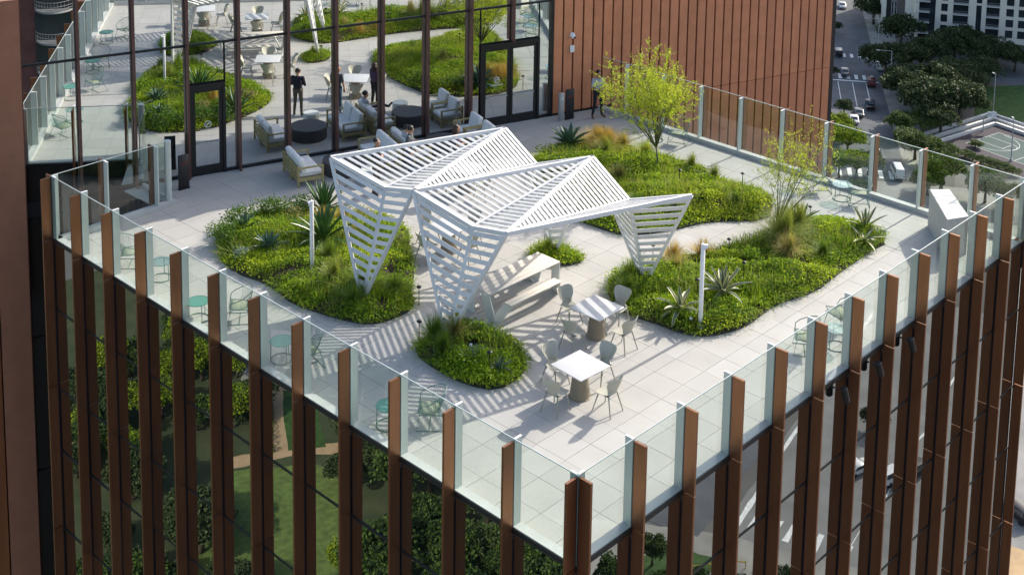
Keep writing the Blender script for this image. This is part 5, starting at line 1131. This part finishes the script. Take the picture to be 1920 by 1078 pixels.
# street corner mirrored in the other facade
sheet('front_street', [(88, -100), (150, -120), (165, -80), (98, -65.5)], 'asphalt', 2); sheet('planter_strip', [(86, -70), (95, -66), (97, -60), (89, -62)], 'lawn', 3); sheet('planter_strip', [(93, -57), (99.5, -55), (101, -49), (95, -50)], 'lawn', 3); sheet('front_street', [(100, -64.2), (165, -79.7), (175, -48), (110, -40)], 'asphalt_l', 2); sheet('front_pavement', [(70, -90), (92, -76), (100, -64.4), (110, -40), (80, -30)], 'pavement', 1)
mk = MB(); mk.prism([(101, -63.6), (101.5, -63.2), (160, -77.5), (160, -78)], GZ + .01, GZ + .05); mk.prism([(106, -52), (106.3, -52), (150, -60.3), (150, -60.6)], GZ + .01, GZ + .05)
for q in range(8): mk.prism([(103.0 + q * .35, -62.6 + q * 1.5), (106.2 + q * .35, -63.3 + q * 1.5), (106.4 + q * .35, -62.7 + q * 1.5), (103.2 + q * .35, -62.0 + q * 1.5)], GZ + .01, GZ + .05)
mk.build('road_markings', 'paint', kind='structure')
for x, y, r in ((90.9, -65.6, 1.8), (89.7, -59.5, 1.7), (97.0, -53.2, 1.5), (98.4, -49.0, 1.4), (86.8, -61.4, 1.7), (130.6, -62.1, 1.5), (93.4, -56.4, 1.2), (84, -66, 2.2)): tree(x, y, r, 'm' if r > 1.5 else 'd', 'small street tree on the pavement mirrored in the street-side facade', 'trees on the mirrored pavement', 1.2)
for k in range(4): t = thing('barrier_rail', 'yellow kerb barrier on the pavement mirrored in the street-side facade', 'barrier', (92.5 + k * 1.9, -62.5 + k * 1.5, GZ), .6, 'yellow kerb barriers'); MB().tube([(0, 0, .8), (1.4, 0, .8)], .07, 6).build('rail', 'yellow', t); MB().tube([(.1, 0, 0), (.1, 0, .8)], .05, 6).build('leg', 'yellow', t); MB().tube([(1.3, 0, 0), (1.3, 0, .8)], .05, 6).build('leg', 'yellow', t)
sheet('side_street', [(100, 24), (150, 24), (170, 60), (118, 52)], 'asphalt_l', 2); sheet('side_pavement', [(100, 20), (126, 20), (121, 40), (116, 50), (100, 40)], 'tan', 3)
mk = MB()
for q in range(4): mk.prism([(122.8 + q * 5, 37.0 + q * 2.6), (123.1 + q * 5, 36.7 + q * 2.6), (126 + q * 5, 38.4 + q * 2.6), (125.8 + q * 5, 38.7 + q * 2.6)], GZ + .01, GZ + .05)
mk.build('road_markings', 'paint', kind='structure')

# ------------------------------------------------------------------ vehicles
def car_meshes(col_m, L=4.5, W=1.82, kind='car'):
    if kind == 'pickup': prof = [(-2.6, .45), (-2.62, .95), (-1.05, 1.0), (-1.0, 1.05), (-.75, 1.72), (.55, 1.74), (1.15, 1.12), (2.5, 1.0), (2.68, .75), (2.66, .42)]; cab = (-1.0, -.72, .55, 1.15, 1.05, 1.70)
    elif kind == 'van': prof = [(-2.5, .4), (-2.55, 1.2), (-2.45, 2.15), (1.2, 2.18), (1.95, 1.25), (2.6, 1.05), (2.68, .7), (2.62, .4)]; cab = (-2.3, -2.3, 1.25, 1.92, 1.3, 2.05)
    elif kind == 'suv': prof = [(-2.25, .42), (-2.3, .95), (-2.15, 1.1), (-1.9, 1.68), (.5, 1.72), (1.1, 1.10), (2.1, .95), (2.28, .72), (2.25, .40)]; cab = (-2.05, -1.85, .5, 1.1, 1.08, 1.66)
    else: prof = [(-2.25, .40), (-2.28, .80), (-1.75, .95), (-1.05, 1.42), (.35, 1.44), (1.05, .98), (2.05, .82), (2.26, .62), (2.22, .36)]; cab = (-1.65, -1.02, .34, 1.0, .97, 1.39)
    V = []; F = []; n = len(prof); ws = (-1, -.86, .86, 1)
    for u in ws:
        for x, z in prof:
            tz = max(0, z - .95); V.append((x, u * W / 2 * (1 - .16 * tz) * (1 if abs(u) < .9 else .985), z - (.05 if abs(u) > .9 and z > .6 else 0)))
    for r in range(3):
        for i in range(n - 1): F.append((r * n + i, r * n + i + 1, (r + 1) * n + i + 1, (r + 1) * n + i))
    F.append(tuple(range(n))); F.append(tuple(range(3 * n, 4 * n))[::-1]); F.append((0, n, 2 * n, 3 * n, 4 * n - 1, 3 * n - 1, 2 * n - 1, n - 1))
    body = MB().add(V, F).mesh('body', col_m); shade_round(body, 35)
    x0, x1, x2, x3, zb, zt = cab; g = MB(); w_ = W / 2
    for s in (-1, 1): g.plate([(x0 + .12, s * (w_ * .955 + .008), zb + .03), (x1 + .1, s * (w_ * .90 + .008), zt - .06), (x2 - .08, s * (w_ * .90 + .008), zt - .06), (x3 - .16, s * (w_ * .955 + .008), zb + .03)], (0, s * .02, 0))
    k = Vector((x3 - x2, 0, zb - zt)); nn = Vector((-k.z, 0, k.x)).normalized() * .02
    g.plate([Vector((x2, -w_ * .72, zt)) + nn, Vector((x2, w_ * .72, zt)) + nn, Vector((x3, w_ * .82, zb + .03)) + nn, Vector((x3, -w_ * .82, zb + .03)) + nn], nn)
    if abs(x0 - x1) > .02: k = Vector((x0 - x1, 0, zb - zt)); nn = Vector((k.z, 0, -k.x)).normalized() * .02; g.plate([Vector((x1, -w_ * .72, zt)) + nn, Vector((x1, w_ * .72, zt)) + nn, Vector((x0, w_ * .8, zb + .03)) + nn, Vector((x0, -w_ * .8, zb + .03)) + nn], nn)
    glass = g.mesh('windows', 'glassdark')
    wh = MB(); wh.lathe([(.22, -.10), (.33, -.10), (.34, -.05), (.34, .05), (.33, .10), (.22, .10)], 16); tyre = wh.mesh('tyre', 'tyre'); rim = MB().lathe([(.02, .08), (.20, .09), (.22, .07), (.22, -.07)], 12).mesh('rim', 'rim')
    return body, glass, tyre, rim, prof
CM_ = {}
def car(x, y, ang, col_m, kind, label):
    if (col_m, kind) not in CM_: CM_[(col_m, kind)] = car_meshes(col_m, kind=kind)
    body, glass, tyre, rim, prof = CM_[(col_m, kind)]; nm = {'pickup': 'pickup_truck', 'van': 'van', 'suv': 'parked_suv', 'car': 'car'}[kind]
    t = thing(nm, label, {'pickup': 'pickup', 'van': 'van'}.get(kind, 'car'), (x, y, GZ + .05), ang); ob('body', body, t); ob('windows', glass, t)
    for sx in (-1.4, 1.45):
        for s in (-1, 1): w_ = ob('wheel', tyre, t, (sx, s * .80, .34), rot=(-s * math.pi / 2, 0, 0)); ob('rim', rim, w_)
    for s in (-1, 1): MB().box((prof[-2][0] - .04, s * .62, .66), (.10, .34, .14)).build('headlight', 'lampw', t); MB().box((prof[1][0] + .03, s * .70, .80), (.10, .26, .16)).build('tail_light', 'tail', t)
sa = math.atan2(SU.y, SU.x)
car(305.5, 169.1, sa + math.pi, 'cars', 'car', 'silver car far up the street past the second crossing'); car(266.8, 147.4, sa, 'carb', 'suv', 'black car waiting at the far crossing beside the brown wall'); car(255.0, 138.8, sa, 'carg', 'car', 'grey car standing on the zebra crossing'); car(264.5, 135.0, sa, 'carw', 'suv', 'white car passing through the junction'); car(252.4, 130.6, sa, 'carr', 'suv', 'dark red car behind the stop line')
car(238.8, 123.2, sa, 'carb', 'pickup', 'black pickup truck driving along the shaded street'); car(233.0, 122.6, sa, 'carg', 'car', 'dark grey car behind the yellow-green tree'); car(228.5, 121.2, sa, 'carw', 'car', 'white car half hidden by the yellow-green tree'); car(208.6, 100.5, sa + .1, 'carw', 'van', 'white van waiting before the near zebra crossing')
car(126.6, 41.4, 1.15, 'carb', 'suv', 'dark parked car on the sunlit street below the right-hand facade'); car(121.2, -59.0, .25, 'carw', 'car', 'white car mirrored low in the street-side facade'); car(122.5, -55.3, .25, 'carw', 'suv', 'white car mirrored in the facade beside the other white one'); car(126.0, -54.0, .25, 'carb', 'suv', 'black car mirrored in the facade behind the white cars')
t = thing('canopy_shelter', 'white curved canopy shelter under the trees past the junction', 'canopy', (259.8, 120.6, GZ), sa)
cv = MB()
for k in range(10):
    a, b = math.pi * k / 10, math.pi * (k + 1) / 10; cv.plate([(-2.3, 1.5 * math.cos(a), 1.9 + .9 * math.sin(a)), (2.3, 1.5 * math.cos(a), 1.9 + .9 * math.sin(a)), (2.3, 1.5 * math.cos(b), 1.9 + .9 * math.sin(b)), (-2.3, 1.5 * math.cos(b), 1.9 + .9 * math.sin(b))], (0, 0, .04))
cv.build('roof', 'lampw', t)
for sx in (-2, 2):
    for sy in (-1.4, 1.4): MB().tube([(sx, sy, 0), (sx, sy, 1.95)], .05, 6).build('post', 'steel', t)
